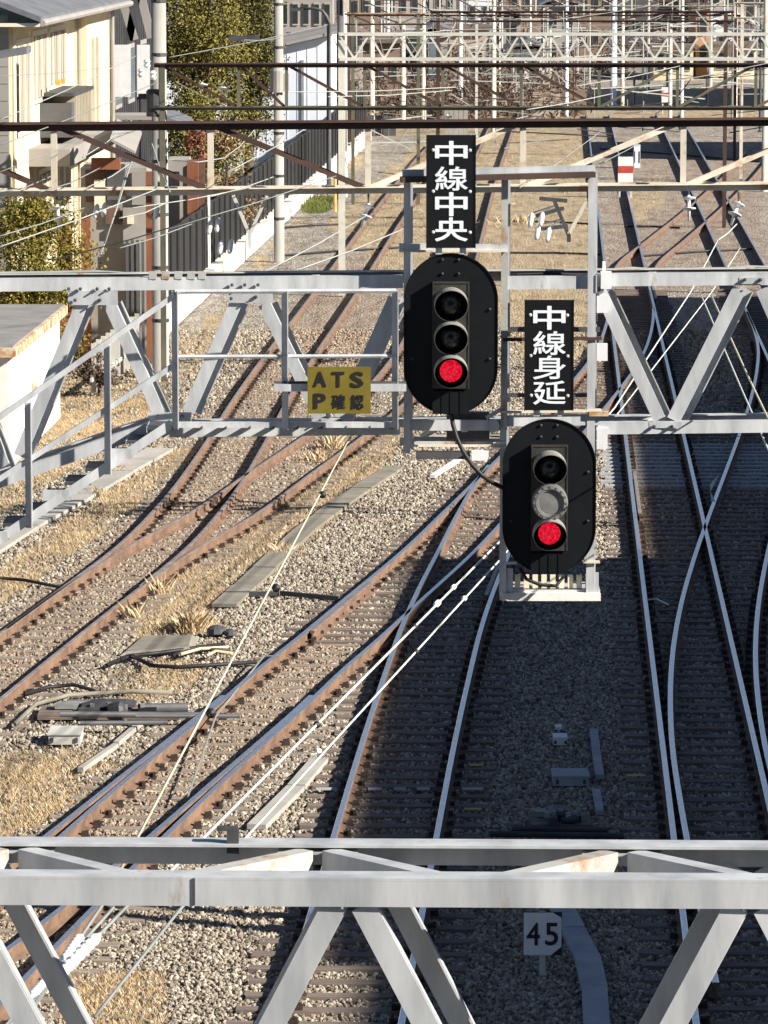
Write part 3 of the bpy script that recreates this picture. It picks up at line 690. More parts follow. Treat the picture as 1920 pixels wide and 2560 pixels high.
# frame round the signals
def post(px, y0, y1, w=.062, d=-.06, mat='galvanised', dd=.065, name='post'):
    a, b_ = S(px, y0, d), S(px, y1, d); mb = MB(); b_.x = a.x
    mb.bar(a, b_, .010, w, (1, 0, 0)); mb.bar(a + Vector((w / 2 - .005, dd / 2, 0)), b_ + Vector((w / 2 - .005, dd / 2, 0)), .010 if False else dd, .010, (1, 0, 0))
    return part(mb, name, mat, sb)
def rail_h(px0, px1, y0, y1, h=.06, d=-.07, mat='galvanised', fl=.07, name='cross_beam'):
    mb = MB(); flanged(mb, S(px0, y0, d), S(px1, y1, d), h, fl, 1, .010); return part(mb, name, mat, sb)
post(1018, 440, 1134); post(1262, 440, 1075, mat='galvanised_rusty'); post(1481, 432, 1502, .075); post(1258, 1075, 1500)
for d in (.35,):
    post(1024, 446, 1120, d=d); post(1268, 446, 1120, d=d); post(1486, 438, 1490, d=d)
# the top beam is a channel open downwards: pale face, shade of the underside put in as a dark brown bar
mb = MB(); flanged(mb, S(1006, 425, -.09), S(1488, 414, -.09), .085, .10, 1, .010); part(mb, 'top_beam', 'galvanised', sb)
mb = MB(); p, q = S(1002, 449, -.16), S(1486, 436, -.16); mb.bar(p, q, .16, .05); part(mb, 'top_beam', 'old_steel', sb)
rail_h(998, 1270, 609, 612, .062); rail_h(998, 1270, 625, 625, .02, -.10, 'cream_steel', .03)
rail_h(1258, 1505, 846, 843, .028, -.09, 'old_steel', .10); rail_h(1258, 1500, 818, 818, .045, .30, 'dark_steel', .05)
rail_h(1250, 1505, 1028, 1024, .022, -.09, 'cream_steel', .10); rail_h(1255, 1500, 1040, 1036, .10, -.05, 'galvanised', .05)
rail_h(1262, 1480, 984, 984, .035, .30, 'dark_steel', .05)
rail_h(1010, 1262, 1050, 1050, .10, -.02, 'galvanised', .05); rail_h(1000, 1262, 1096, 1096, .07, .45, 'galvanised', .05)
# platforms under the signals: chequer grating, kerb angles, brackets
def grating(px0, px1, py, d0, d1, n, mat):
    for k in range(n):
        d = d0 + (d1 - d0) * k / n
        mb = MB(); mb.bar(S(px0, py, 0) + Vector((0, d, 0)), S(px1, py, 0) + Vector((0, d, 0)), .025, .03); part(mb, 'grating_bar', mat, sb)
grating(1035, 1255, 1108, .02, .75, 9, 'galvanised_rusty')
rail_h(1040, 1175, 1128, 1128, .075, -.06, 'dark_steel', .05); rail_h(1028, 1262, 1112, 1112, .02, -.10, 'cream_steel', .04)
mb = MB(); mb.box(S(1200, 1138, -.12), (.16, .1, .09)); part(mb, 'junction_box', 'plate_white', sb)
mb = MB(); mb.bar(S(1050, 1090, .1), S(1120, 1052, .1), .03, .03); mb.bar(S(1060, 1092, .2), S(1130, 1054, .2), .03, .03); part(mb, 'strut', 'galvanised', sb)
mb = MB(); mb.box(S(1170, 1063, .12), (.40, .16, .25)); part(mb, 'equipment_box', 'dark_steel', sb)
mb = MB(); mb.box(S(1245, 1060, .1), (.16, .14, .10)); mb.lathe([(.06, 0), (.06, .12)], S(1232, 1062, 0), (0, -1, 0), 10); mb.bar(S(1215, 1045, 0), S(1258, 1020, 0), .035, .035); part(mb, 'bracket', 'galvanised', sb)
for px in (1242, 1255): mb = MB(); mb.box(S(px, 1112, -.05), (.07, .06, .06)); part(mb, 'clamp', 'plate_white', sb)
for k in range(9):
    mb = MB(); mb.bar(S(1294 + k * 22, 1437, .05), S(1294 + k * 22, 1470, .05), .045, .05, (1, 0, 0)); part(mb, 'walkway_rib', 'cream_trim', sb)
rail_h(1255, 1502, 1484, 1484, .070, -.12, 'pale_concrete', .14, 'platform_edge'); grating(1262, 1500, 1478, 0, .6, 7, 'galvanised')
rail_h(1458, 1500, 1403, 1403, .02, -.10, 'cream_steel', .06); rail_h(1258, 1292, 1406, 1406, .02, -.10, 'galvanised', .06)
mb = MB(); mb.box(S(1265, 1450, -.03), (.13, .02, .22)); mb.box(S(1482, 1460, -.03), (.11, .02, .22)); part(mb, 'side_plate', 'galvanised', sb)
for px, py in ((1500, 760), (1500, 880), (1500, 1095)):   # white lamp boxes on the right post
    mb = MB(); mb.box(S(px + 5, py, -.02), (.10, .08, .16 if py < 1000 else .20)); part(mb, 'terminal_box', 'plate_white', sb)
mb = MB(); mb.box(S(1497, 1034, -.08), (.18, .05, .045)); part(mb, 'rusty_clamp', 'rusty_fascia', sb)
# walkway railing in front of the left half
RD = -.55
def rl(p, q, r=.022): mb = MB(); mb.tube([p, q], r, 6); return part(mb, 'guard_rail', 'galvanised', sb)
for px in (437, 712, 988):
    a, b_ = S(px, 727, RD), S(px, 1072, RD); b_.x = a.x; mb = MB(); mb.bar(a, b_, .008, .06, (1, 0, 0)); mb.bar(a + Vector((.026, -.036, 0)), b_ + Vector((.026, -.036, 0)), .062, .008, (1, 0, 0)); part(mb, 'railing_post', 'galvanised', sb)
rl(S(437, 729, RD), S(990, 727, RD), .024); rl(S(437, 892, RD), S(990, 890, RD), .020)
mb = MB(); flanged(mb, S(437, 1056, RD), S(995, 1056, RD), .05, .08, 1); part(mb, 'toe_board', 'galvanised', sb)
for k in range(10): mb = MB(); mb.bar(S(440 + k * 60, 1068, RD), S(440 + k * 60, 1068, .0), .05, .03); part(mb, 'floor_bearer', 'dark_steel', sb)
for px in (-400, 2300):
    for d in (.05, BD - .05):
        p = SP(px, zT, d); mb = MB(); mb.box((p.x, p.y, p.z / 2), (.18, .18, p.z)); part(mb, 'leg', 'galvanised', sb)

# stairs going down to the left from the bridge
st = thing('steel_staircase', 'grey steel stairs with handrail descending left from the signal bridge', 'staircase', S(0, 1350, -.5))
WD = .62
def sd_(px, py, d=0): return S(px, py, RD + d)
def shear(p): return p
mb = MB()
for d in (0, WD):
    mb = MB(); a, b_ = sd_(-260, 1520, d), sd_(425, 1062, d); mb.bar(a, b_, .085, .012, (0, 1, .001)); mb.bar(a + Vector((0, .03, .04)), b_ + Vector((0, .03, .04)), .06, .010); part(mb, 'stringer', 'galvanised', st)
for px, t_, b0 in ((70, 1006, 1320), (268, 864, 1186), (-140, 1150, 1450)):
    a, b_ = sd_(px, t_), sd_(px + 5, b0); b_.x = a.x; mb = MB(); mb.bar(a, b_, .008, .065, (1, 0, 0)); mb.bar(a + Vector((.028, -.036, 0)), b_ + Vector((.028, -.036, 0)), .062, .008, (1, 0, 0)); part(mb, 'post', 'galvanised', st)
    a, b_ = sd_(px + 8, t_ - 8, WD), sd_(px + 8, b0 - 10, WD)
for y0, y1, x0_, x1_ in ((1230, 738, -270, 437), (1372, 912, -270, 437)):
    mb = MB(); mb.bar(sd_(x0_, y0), sd_(x1_, y1), .04, .05); part(mb, 'handrail', 'galvanised', st)
for k in range(13):
    t = k / 12.0; p = sd_(-220, 1488).lerp(sd_(400, 1074), t); q = p + Vector((0, WD, 0))
    tr_ = part(MB().span((p.x - .12, p.y + .01, p.z - .005), (p.x + .12, q.y - .01, p.z + .02)), 'tread', 'dark_steel', st)
    part(MB().span((p.x - .125, p.y + .01, p.z - .03), (p.x - .118, q.y - .01, p.z + .024)), 'nosing', 'galvanised', tr_)
    if k in (4, 7, 10): part(MB().span((p.x - .13, p.y, p.z - .02), (p.x + .12, p.y + .012, p.z + .08)), 'bracket', 'galvanised', tr_)

# ---------------------------------------------------------------- signals and boards
def text_mb(ch, w, h, bold=.018, depth=.004):
    cu = bpy.data.curves.new('glyph', 'FONT'); cu.body = ch; cu.resolution_u = 3; cu.extrude = .01
    o = bpy.data.objects.new('glyph', cu); COL.objects.link(o)
    dg = bpy.context.evaluated_depsgraph_get(); dg.update()
    me = bpy.data.meshes.new_from_object(o.evaluated_get(dg))
    a = np.array([v.co[:] for v in me.vertices]); lo, hi = a.min(0), a.max(0)
    mb = MB(); e = bold * 1.0; sx, sy = w / (hi[0] - lo[0] + 2 * e), h / (hi[1] - lo[1] + 2 * e)
    fcs = [tuple(p.vertices) for p in me.polygons]
    for k, (ex, ey) in enumerate(((0, 0), (e, 0), (-e, 0), (0, e), (0, -e), (e * .7, e * .7), (-e * .7, e * .7), (e * .7, -e * .7), (-e * .7, -e * .7))):   # stroke weight
        mb.add([((p[0] + ex - (lo[0] + hi[0]) / 2) * sx, -(p[2] - lo[2]) / (hi[2] - lo[2] + 1e-9) * (depth + .0004 * k), (p[1] + ey - (lo[1] + hi[1]) / 2) * sy) for p in a], fcs)
    bpy.data.objects.remove(o); bpy.data.curves.remove(cu); bpy.data.meshes.remove(me)
    return mb
def put_text(ch, c, w, h, mat, parent, bold=.018):
    mb = text_mb(ch, w, h, bold); mb.v = [Vector(p) + Vector(c) for p in mb.v]
    return part(mb, 'lettering', mat, parent, label='character ' + ch if not ch.isascii() else 'letter ' + ch)
SCL_ = F / (43.9 * CA + 3.6 * SA)                      # pixels per metre at the bridge

def make_signal(px, py, hgt, label, cover):
    c = S(px, py, -.30); sg = thing('railway_signal', label, 'railway signal', c, 'three-lamp signals on the signal bridge')
    w = 234 / SCL_ / 2; H = hgt / SCL_ / 2; outl = []
    for k in range(49):
        a = math.pi * k / 48; outl.append((w * math.cos(a), (H - w) + w * math.sin(a)))
    for k in range(49):
        a = math.pi + math.pi * k / 48; outl.append((w * math.cos(a), -(H - w) + w * math.sin(a)))
    bp_ = part(MB().plate([c + Vector((x, 0, z)) for x, z in outl], .018, (0, 1, 0)), 'backplate', 'signal_black', sg)
    rim = MB(); n_ = len(outl)
    for i in range(n_):
        (x0_, z0_), (x1_, z1_) = outl[i], outl[(i + 1) % n_]; k = .985
        rim.hull8([c + Vector((x0_, -.012, z0_)), c + Vector((x0_ * k, -.012, z0_ * k)), c + Vector((x0_ * k, -.0005, z0_ * k)), c + Vector((x0_, -.0005, z0_))],
                  [c + Vector((x1_, -.012, z1_)), c + Vector((x1_ * k, -.012, z1_ * k)), c + Vector((x1_ * k, -.0005, z1_ * k)), c + Vector((x1_, -.0005, z1_))])
    part(rim, 'rim', 'signal_black', bp_)
    hx = .170; zt_, zb_ = .487, -.500; FY = -.085
    hs = part(MB().span(c + Vector((-hx, FY, zb_)), c + Vector((hx, -.0005, zt_))), 'lamp_housing', 'housing_grey', sg)
    lip = MB()
    for x in (-hx, hx - .012): lip.span(c + Vector((x, FY - .008, zb_)), c + Vector((x + .012, FY - .0005, zt_)))
    lip.span(c + Vector((-hx + .0125, FY - .008, zt_ - .012)), c + Vector((hx - .0125, FY - .0005, zt_))); part(lip, 'housing_edge', 'housing_grey', hs)
    lb = MB().span(c + Vector((-hx, -.06, -H + .01)), c + Vector((hx, -.0005, zb_ - .025)))
    for x in (-.08, .0, .09): lb.span(c + Vector((x - .006, -.066, -H + .012)), c + Vector((x + .006, -.0605, zb_ - .028)))
    part(lb, 'terminal_cover', 'signal_black', sg)
    for i, dz in enumerate((.285, -.025, -.335)):
        o = c + Vector((0, FY, dz))
        if cover and i == 1:                           # the unused lamp wears a round blanking cover
            cv = part(MB().lathe([(.155, 0), (.165, .02), (.165, .20), (.158, .215), (.130, .222), (.126, .212), (.112, .210), (.108, .196), (.02, .199), (.0, .20)], o, (0, -1, 0), 36), 'blanking_cover', 'cover_grey', sg, label='grey round blanking cover over the middle lamp')
            for k in range(16):
                a = 2 * math.pi * k / 16
                part(MB().box(o + Vector((.148 * math.cos(a), -.219, .148 * math.sin(a))), (.018, .012, .018), 0), 'rim_stud', 'cover_grey', cv)
            continue
        nn, R1, R0 = 36, .158, .150; ring = []
        ln = lambda a: .06 + .27 * ((1 + math.sin(a)) / 2) ** .8
        vs_ = []
        for k in range(nn):
            a = 2 * math.pi * k / nn; ca_, sa_ = math.cos(a), math.sin(a); le = ln(a)
            vs_ += [o + Vector((R1 * ca_, -.0005, R1 * sa_)), o + Vector((R1 * ca_, -le, R1 * sa_)), o + Vector((R0 * ca_, -le, R0 * sa_)), o + Vector((R0 * ca_, -.0005, R0 * sa_))]
        hd = MB()
        for k in range(nn):
            i0, i1 = k * 4, ((k + 1) % nn) * 4
            hd.f += [(i0, i1, i1 + 1, i0 + 1), (i0 + 1, i1 + 1, i1 + 2, i0 + 2), (i0 + 2, i1 + 2, i1 + 3, i0 + 3)]; hd.m += [0, 0, 1]
        hd.v = [tuple(p) for p in vs_]
        h_ = part(hd, 'hood', ['hood_outside', 'hood_inside'], sg, smooth=False)
        part(MB().lathe([(.149, .002), (.149, .006), (.106, .007)], o, (0, -1, 0), 28), 'lamp_face', 'hood_inside', h_)
        part(MB().lathe([(.104, .008), (.104, .016), (.085, .026), (.05, .034), (.0, .038)], o, (0, -1, 0), 28), 'lens', 'lens_red' if i == 2 else 'lens_dark', h_, smooth=True, label='lit red lens' if i == 2 else None)
    for x, z in ((-.08, H - .06), (.07, H - .06), (-.08, .56), (.07, .56), (.36, .23), (.36, -.23), (-.36, -.23), (-.07, -H + .06), (.08, -H + .06)):
        part(MB().lathe([(.014, 0), (.014, .016), (.006, .02)], c + Vector((x, -.0005, z)), (0, -1, 0), 6), 'bolt', 'housing_grey', bp_)
    part(MB().span(c + Vector((-.09, .019, -H * .8)), c + Vector((.09, .16, H * .8))), 'mounting_column', 'galvanised', sg)
    return sg
make_signal(1127, 835, 402, 'upper black oval signal showing red, under the taller board', False)
make_signal(1373, 1241, 390, 'lower black oval signal showing red, with a grey cover on its middle lamp', True)

def make_board(px0, px1, py0, py1, chars, cx, ys_, label, bolts):
    a, b_ = S(px0, py1, -.34), S(px1, py0, -.34); Y = a.y; b_.y = Y
    t = thing('station_name_board', label, 'sign', ((a.x + b_.x) / 2, Y, a.z), 'black boards over the signals')
    p = part(MB().span(a, b_ + Vector((0, .035, 0))), 'panel', 'sign_black', t)
    ed = MB()
    for q0, q1 in (((a.x - .006, a.z - .006), (a.x, b_.z + .006)), ((b_.x, a.z - .006), (b_.x + .006, b_.z + .006))): ed.span((q0[0], Y - .01, q0[1]), (q1[0], Y + .03, q1[1]))
    part(ed, 'edge', 'sign_black', t)
    for ch, y in zip(chars, ys_):
        c = S(cx, y, -.34); c.y = Y - .0008; put_text(ch, c, .302, .222, 'sign_white', p, .020 if ch in '中央' else .012)
    for x, y in bolts:
        c = S(x, y, -.34); c.y = Y - .0006; part(MB().lathe([(.016, 0), (.016, .008), (.008, .012)], c, (0, -1, 0), 8), 'bolt', 'pale_steel', p)
    for x in (.25, .75):
        xx = a.x + (b_.x - a.x) * x; part(MB().span((xx - .03, Y + .036, a.z - .06), (xx + .03, Y + .07, b_.z - .1)), 'bracket', 'galvanised', t)
    return t
make_board(1067, 1188, 337, 620, '中線中央', 1128, (382, 446, 510, 573), 'black board with white characters 中線中央 above the upper signal', [(1083, 375), (1175, 375), (1083, 478), (1175, 478), (1083, 580), (1175, 580)])
make_board(1312, 1433, 749, 1026, '中線身延', 1373, (794, 857, 918, 981), 'black board with white characters 中線身延 above the lower signal', [(1326, 787), (1418, 787), (1327, 889), (1419, 889), (1328, 988), (1419, 988)])

a, b_ = S(769, 1034, -.75), S(927, 916, -.75); Y = a.y; b_.y = Y
t = thing('warning_sign', 'yellow warning sign reading ATS P 確認 on the bridge railing', 'sign', ((a.x + b_.x) / 2, Y, a.z))
p = part(MB().span(a, b_ + Vector((0, .03, 0))), 'panel', 'sign_yellow', t)
for ch, px, py, w, h in (('A', 800, 947.5, .118, .140), ('T', 846, 947.5, .112, .140), ('S', 893, 947.5, .118, .145), ('P', 800, 1002, .110, .140), ('確', 847, 1003, .120, .135), ('認', 894, 1003, .115, .135)):
    c = S(px, py, -.75); c.y = Y - .0008; put_text(ch, c, w, h, 'ink', p, .022 if ch.isascii() else .010)
q0, q1 = S(685, 969, -.64), S(1015, 969, -.64); part(MB().bar(q0, q1, .05, .066), 'support_arm', 'galvanised', t)
part(MB().bar(q0 + Vector((0, .04, .04)), q1 + Vector((0, .04, .04)), .03, .03), 'support_arm', 'dark_steel', t)

# drooping cable between the signals
pts = [S(1128, 1034, -.28), S(1132, 1060, -.30), S(1142, 1095, -.34), S(1158, 1130, -.38), S(1180, 1162, -.42), S(1204, 1188, -.44), S(1230, 1206, -.34), S(1262, 1222, -.22), S(1300, 1235, -.16)]
single(MB().tube(pts, .021, 8), 'signal_cable', 'rubber', 'thick black cable drooping from the upper signal to the lower one', 'cable', smooth=True)
pts = [S(1300, 1420, -.26), S(1316, 1448, -.28), S(1350, 1462, -.3), S(1390, 1465, -.3), S(1410, 1440, -.28)]
single(MB().tube(pts, .017, 8), 'signal_cable', 'rubber', 'short black cable looping under the lower signal', 'cable', smooth=True)
# ---------------------------------------------------------------- buildings out of the picture on the right that throw the shade
def windows(par, wall_pts, nx, nz, w, h, mat='dark_glass', frame='pale_steel', proud=.03):
    """grid of windows on a wall given by origin, along vector, height and outward normal"""
    o, al, hz, nr = wall_pts; al = Vector(al); nr = Vector(nr).normalized(); ln = al.length; u = al.normalized(); z = Vector((0, 0, 1))
    for i in range(nx):
        for k in range(nz):
            c = Vector(o) + u * (ln * (i + .5) / nx) + z * (hz * (k + .55) / nz)
            q = [c - u * w / 2 - z * h / 2, c + u * w / 2 - z * h / 2, c + u * w / 2 + z * h / 2, c - u * w / 2 + z * h / 2]
            fr = part(MB().plate([p - u * 0 for p in q], proud, nr), 'window', frame, par)
            q2 = [c + (p - c) * .86 + nr * (proud + .003) for p in q]
            part(MB().plate(q2, .006, nr), 'pane', mat, fr)
def slab_building(x0, Y0, Y1, h, dep, label, mat, wn):
    xf = lambda Y: x0 + .0373 * (Y - 60.3)
    t = thing('station_building', label, 'building', (xf((Y0 + Y1) / 2) + dep / 2, (Y0 + Y1) / 2, 0), 'buildings beside the line')
    mb = MB(); mb.hull8([(xf(Y0), Y0, -.1), (xf(Y0) + dep, Y0, -.1), (xf(Y0) + dep, Y0, h - .25), (xf(Y0), Y0, h - .25)], [(xf(Y1), Y1, -.1), (xf(Y1) + dep, Y1, -.1), (xf(Y1) + dep, Y1, h - .25), (xf(Y1), Y1, h - .25)])
    part(mb, 'wall', mat, t)
    mb = MB(); mb.hull8([(xf(Y0) - .1, Y0 - .1, h - .249), (xf(Y0) + dep, Y0 - .1, h - .249), (xf(Y0) + dep, Y0 - .1, h), (xf(Y0) - .1, Y0 - .1, h)], [(xf(Y1) - .1, Y1 + .1, h - .249), (xf(Y1) + dep, Y1 + .1, h - .249), (xf(Y1) + dep, Y1 + .1, h), (xf(Y1) - .1, Y1 + .1, h)])
    part(mb, 'roof', 'flat_roof', t)
    windows(t, ((xf(Y0) - .001, Y0, .6), (xf(Y1) - xf(Y0), Y1 - Y0, 0), h - 1.2, (-1, 0, 0)), max(2, int((Y1 - Y0) / 5)), max(2, int(h / 4)), 2.4, 1.5)
slab_building(25.8, 34.2, 63.1, 16.0, 12, 'tall grey station block whose shade covers the central tracks', 'wall_stone', 1)
slab_building(25.8, 63.3, 116.0, 13.65, 12, 'lower long station wing whose shade covers the right-hand tracks', 'wall_tan', 1)
slab_building(25.8, -14, 34.0, 15.7, 12, 'near station wing beside the overbridge, right of the lines', 'wall_tan', 1)
slab_building(24.5, 187, 200, 13.0, 10, 'unseen block added to shade the far tracks', 'wall_mauve', 1)  # invented building, put here to cast the band over the far tracks
slab_building(24.6, 238, 262, 13.0, 10, 'furthest unseen block, added to shade the tracks by the scrub', 'wall_stone', 1)  # invented building, put here to darken the ground before the scrub

# the road overbridge the picture is taken from: deck and parapet behind and below the viewer
t = thing('road_overbridge', 'concrete road overbridge spanning the yard under the viewpoint', 'bridge', (0, -6, 0))
part(MB().span((-40, -12.0, 7.9), (40, -.9, 8.6)), 'deck', 'wall_stone', t)
for y in (-1.25, -11.9): part(MB().span((-40, y, 8.601), (40, y + .25, 9.75)), 'parapet', 'wall_stone', t)
for x in (-14, 20): part(MB().span((x, -11, -.1), (x + 1.4, -2, 7.899)), 'pier', 'wall_stone', t)

# ---------------------------------------------------------------- old catenary gantries beyond the bridge
def old_gantry(label, tops, Y0, hgt, xs_px, slope, top_mat, bot_mat, ver_mat, dia_mat, wid=.45, px0=-300, px1=2300, tw=.11, legs=True):
    zt_ = PY(960, tops, Y0(960)).z
    def P(px, z, d=0): Y = Y0(px) + d; return Vector(((px - 960) / F * (Y * CA + (CZ - z) * SA), Y, z))
    t = thing('catenary_gantry', label, 'gantry', (0, Y0(960), 0), 'catenary gantries over the tracks')
    zb_ = zt_ - hgt
    for d, side in ((0, -1), (wid, 1)):
        part((lambda m: (flanged(m, P(px0, zt_, d), P(px1, zt_, d), tw, tw, side), m)[1])(MB()), 'top_chord', top_mat, t)
        part((lambda m: (flanged(m, P(px0, zb_ + tw, d), P(px1, zb_ + tw, d), tw * .9, tw, side), m)[1])(MB()), 'bottom_chord', bot_mat, t)
    for d in (0.015, wid - .015):
        for i, px in enumerate(xs_px):
            a, b_ = P(px, zt_ - .02, d), P(px, zb_ + .03, d); b_.x = a.x
            part(MB().bar(a, b_, .012, tw * .8, (1, 0, 0)).bar(a + Vector((tw * .36, .04, 0)), b_ + Vector((tw * .36, .04, 0)), .075, .010, (1, 0, 0)), 'vertical', ver_mat, t)
        for i in range(len(xs_px) - 1):
            a, b_ = (zt_ - .05, zb_ + .08) if slope[i] < 0 else (zb_ + .08, zt_ - .05)
            m_ = MB(); m_.bar(P(xs_px[i] + 5, a, d + .02), P(xs_px[i + 1] - 5, b_, d + .02), tw * .6, .010, (0, 1, .001)); part(m_, 'diagonal', dia_mat if slope[i] < 0 else bot_mat, t)  # falling diagonals dark, rising ones pale: shaded and lit sides given by colour
    for i, px in enumerate(xs_px):
        for z in (zt_ - .05, zb_ + .05): part(MB().bar(P(px, z, 0), P(px, z, wid), .05, .05), 'tie', bot_mat, t)
    if legs:
        for px in (px0 + 20, px1 - 20):
            for d in (0.02, wid - .02): p = P(px, zt_, d); part(MB().box((p.x, p.y, p.z / 2), (.12, .1, p.z)), 'leg', bot_mat, t)
    return t, P, zt_, zb_
g1, P1, zt1, zb1 = old_gantry('brown and cream girder gantry just beyond the signal bridge', 303, lambda px: 74.4 + 1.8 * px / 1920, 1.16, [-260, 134, 526, 920, 1308, 1709, 2100], [-1, -1, -1, 1, 1, 1], 'old_steel', 'cream_steel', 'cream_steel', 'old_steel', tw=.12)  # brown top chord: rust tone with the shade of its recess painted in
g2, P2, zt2, zb2 = old_gantry('thin dark girder gantry, second beyond the signal bridge', 159, lambda px: 103.0, 1.02, [400, 596, 716, 912, 1107, 1303, 1498, 1694, 1890, 2086], [-1, -1, -1, -1, -1, -1, 1, 1, 1], 'old_steel', 'brown_green_steel', 'brown_green_steel', 'old_steel', px0=385, px1=2120, tw=.085)
# third: pale Warren girder
def warren(label, ytop, Y, hgt, a, b_, n, mat, w=.35, tw=.08):
    t = thing('catenary_gantry', label, 'gantry', (PY(a, ytop, Y).x, Y, 0), 'catenary gantries over the tracks')
    zt_ = PY(960, ytop, Y).z; zb_ = zt_ - hgt
    def P(px, z, d=0): return Vector(((px - 960) / F * ((Y + d) * CA + (CZ - z) * SA), Y + d, z))
    for d, sd in ((0, 1), (w, -1)):
        part((lambda m: (flanged(m, P(a, zt_, d), P(b_, zt_, d), tw, tw, sd), m)[1])(MB()), 'top_chord', mat, t)
        part((lambda m: (flanged(m, P(a, zb_ + tw, d), P(b_, zb_ + tw, d), tw, tw, sd), m)[1])(MB()), 'bottom_chord', mat, t)
        for i in range(n):
            x0_, x1_, x2_ = a + (b_ - a) * i / n, a + (b_ - a) * (i + .5) / n, a + (b_ - a) * (i + 1) / n
            part(MB().bar(P(x0_, zt_ - .05, d + .03), P(x1_, zb_ + .05, d + .03), .05, .010, (0, 1, .001)), 'diagonal', mat, t)
            part(MB().bar(P(x1_, zb_ + .05, d + .04), P(x2_, zt_ - .05, d + .04), .05, .010, (0, 1, .001)), 'diagonal', mat, t)
    for px in (a + 6, b_ - 6):
        p = P(px, zt_, w / 2); part(MB().box((p.x, p.y, p.z / 2), (.18, .18, p.z)), 'leg', mat, t)
    return t
g3 = warren('pale grey zigzag girder gantry, third beyond the signal bridge', 82, 126, .74, 848, 2050, 16, 'pale_steel')
g4, P4, zt4, zb4 = old_gantry('far dark gantry of two thin beams, fourth beyond the bridge', 28, lambda px: 153.0, .36, [1080, 1150, 1240, 1420, 1540, 1680, 1830], [-1, -1, -1, 1, 1, 1], 'old_steel', 'old_steel', 'brown_green_steel', 'old_steel', px0=1075, px1=1835, tw=.06)
g5, P5, zt5, zb5 = old_gantry('far rusty gantry with a short left span above the houses', 33, lambda px: 165.0, .42, [870, 930, 1000, 1060], [-1, -1, 1], 'rusty_fascia', 'brown_green_steel', 'cream_steel', 'old_steel', px0=862, px1=1066, tw=.06)
g6, P6, zt6, zb6 = old_gantry('farthest cream gantry at the top right corner', 6, lambda px: 178.0, .62, [1838, 1890, 1950, 2010], [-1, -1, 1], 'cream_steel', 'cream_steel', 'cream_steel', 'brown_green_steel', px0=1836, px1=2015, tw=.07)

g7, P7, zt7, zb7 = old_gantry('distant thin brown gantry beam above the far roofs', -26, lambda px: 195.0, 1.1, [860, 980, 1100, 1220, 1340, 1460, 1580, 1700, 1820], [-1] * 4 + [1] * 4, 'brown_green_steel', 'old_steel', 'pale_steel', 'old_steel', px0=852, px1=1860, tw=.07)
g8, P8, zt8, zb8 = old_gantry('most distant pale gantry beam along the top edge', -44, lambda px: 213.0, 1.1, [1180, 1300, 1420, 1540, 1660, 1780, 1900], [-1] * 3 + [1] * 3, 'pale_steel', 'pale_steel', 'pale_steel', 'pale_steel', px0=1172, px1=1960, tw=.06)
# porcelain insulators hung from the girders
def insulator(par, p, d, n=2, r=.105, gap=.085):
    d = Vector(d).normalized(); m_ = MB()
    prof = [(.018, -.04)]
    for k in range(n): h = k * gap; prof += [(.03, h), (r, h + .012), (r * .97, h + .026), (r * .45, h + .045), (.03, h + .06)]
    prof += [(.018, n * gap + .05)]
    m_.lathe(prof, p, d, 14); return part(m_, 'insulator', 'porcelain', par, smooth=True)
for px, py, d, n in ((1722, 492, (0, -.2, -1), 2), (1846, 508, (-.35, -.3, -1), 2), (921, 512, (-.3, -.2, -1), 2), (143, 516, (.1, -.2, -1), 2)):
    p = PY(px, py, 75.6); insulator(g1, p, d, n, .115, .17); part(MB().bar(p, p + Vector((0, 0, .18)), .03, .03, (1, 0, 0)), 'hanger', 'dark_steel', g1)
for px, py in ((1331, 532), (1357, 530), (1347, 563), (1374, 568), (244, 510), (264, 506), (395, 512), (528, 550), (548, 545), (555, 600), (580, 598)):
    p = PY(px, py, 75.4); m_ = MB(); m_.lathe([(.012, 0), (.03, .02), (.045, .06), (.04, .20), (.02, .24)], p, (-.2, -.3, -1), 8); part(m_, 'insulator', 'porcelain', g1, smooth=True)
for px, py in ((1331, 532), (1357, 530), (1347, 563), (1374, 568)): part(MB().bar(PY(px, py, 75.4), PY(1392 if py < 550 else 1402, 512 if py < 550 else 548, 75.5), .022, .022, (0, 1, .01)), 'peg_arm', 'dark_steel', g1)
for q in ([(1348, 496), (1418, 502), ], [(1385, 500), (1422, 590)], [(1465, 505), (1422, 585)], [(1422, 585), (1422, 605)], [(1340, 540), (1410, 520)], [(1350, 572), (1420, 565)]):
    part(MB().bar(PY(*q[0], 75.5), PY(*q[1], 75.5), .06, .06, (0, 1, .01)), 'drop_bracket', 'dark_steel' if q[0][0] < 1430 else 'cream_steel', g1)
for q in ([(583, 488), (622, 582)], [(668, 490), (626, 582)], [(624, 580), (624, 620)]): part(MB().bar(PY(*q[0], 75.2), PY(*q[1], 75.2), .05, .05, (0, 1, .01)), 'drop_bracket', 'pale_steel', g1)
for px, py in ((505, 210), (555, 218), (556, 264), (1118, 290)):
    insulator(g2, PY(px, py, 103.2), (0, -.2, -1), 1, .13, .1)

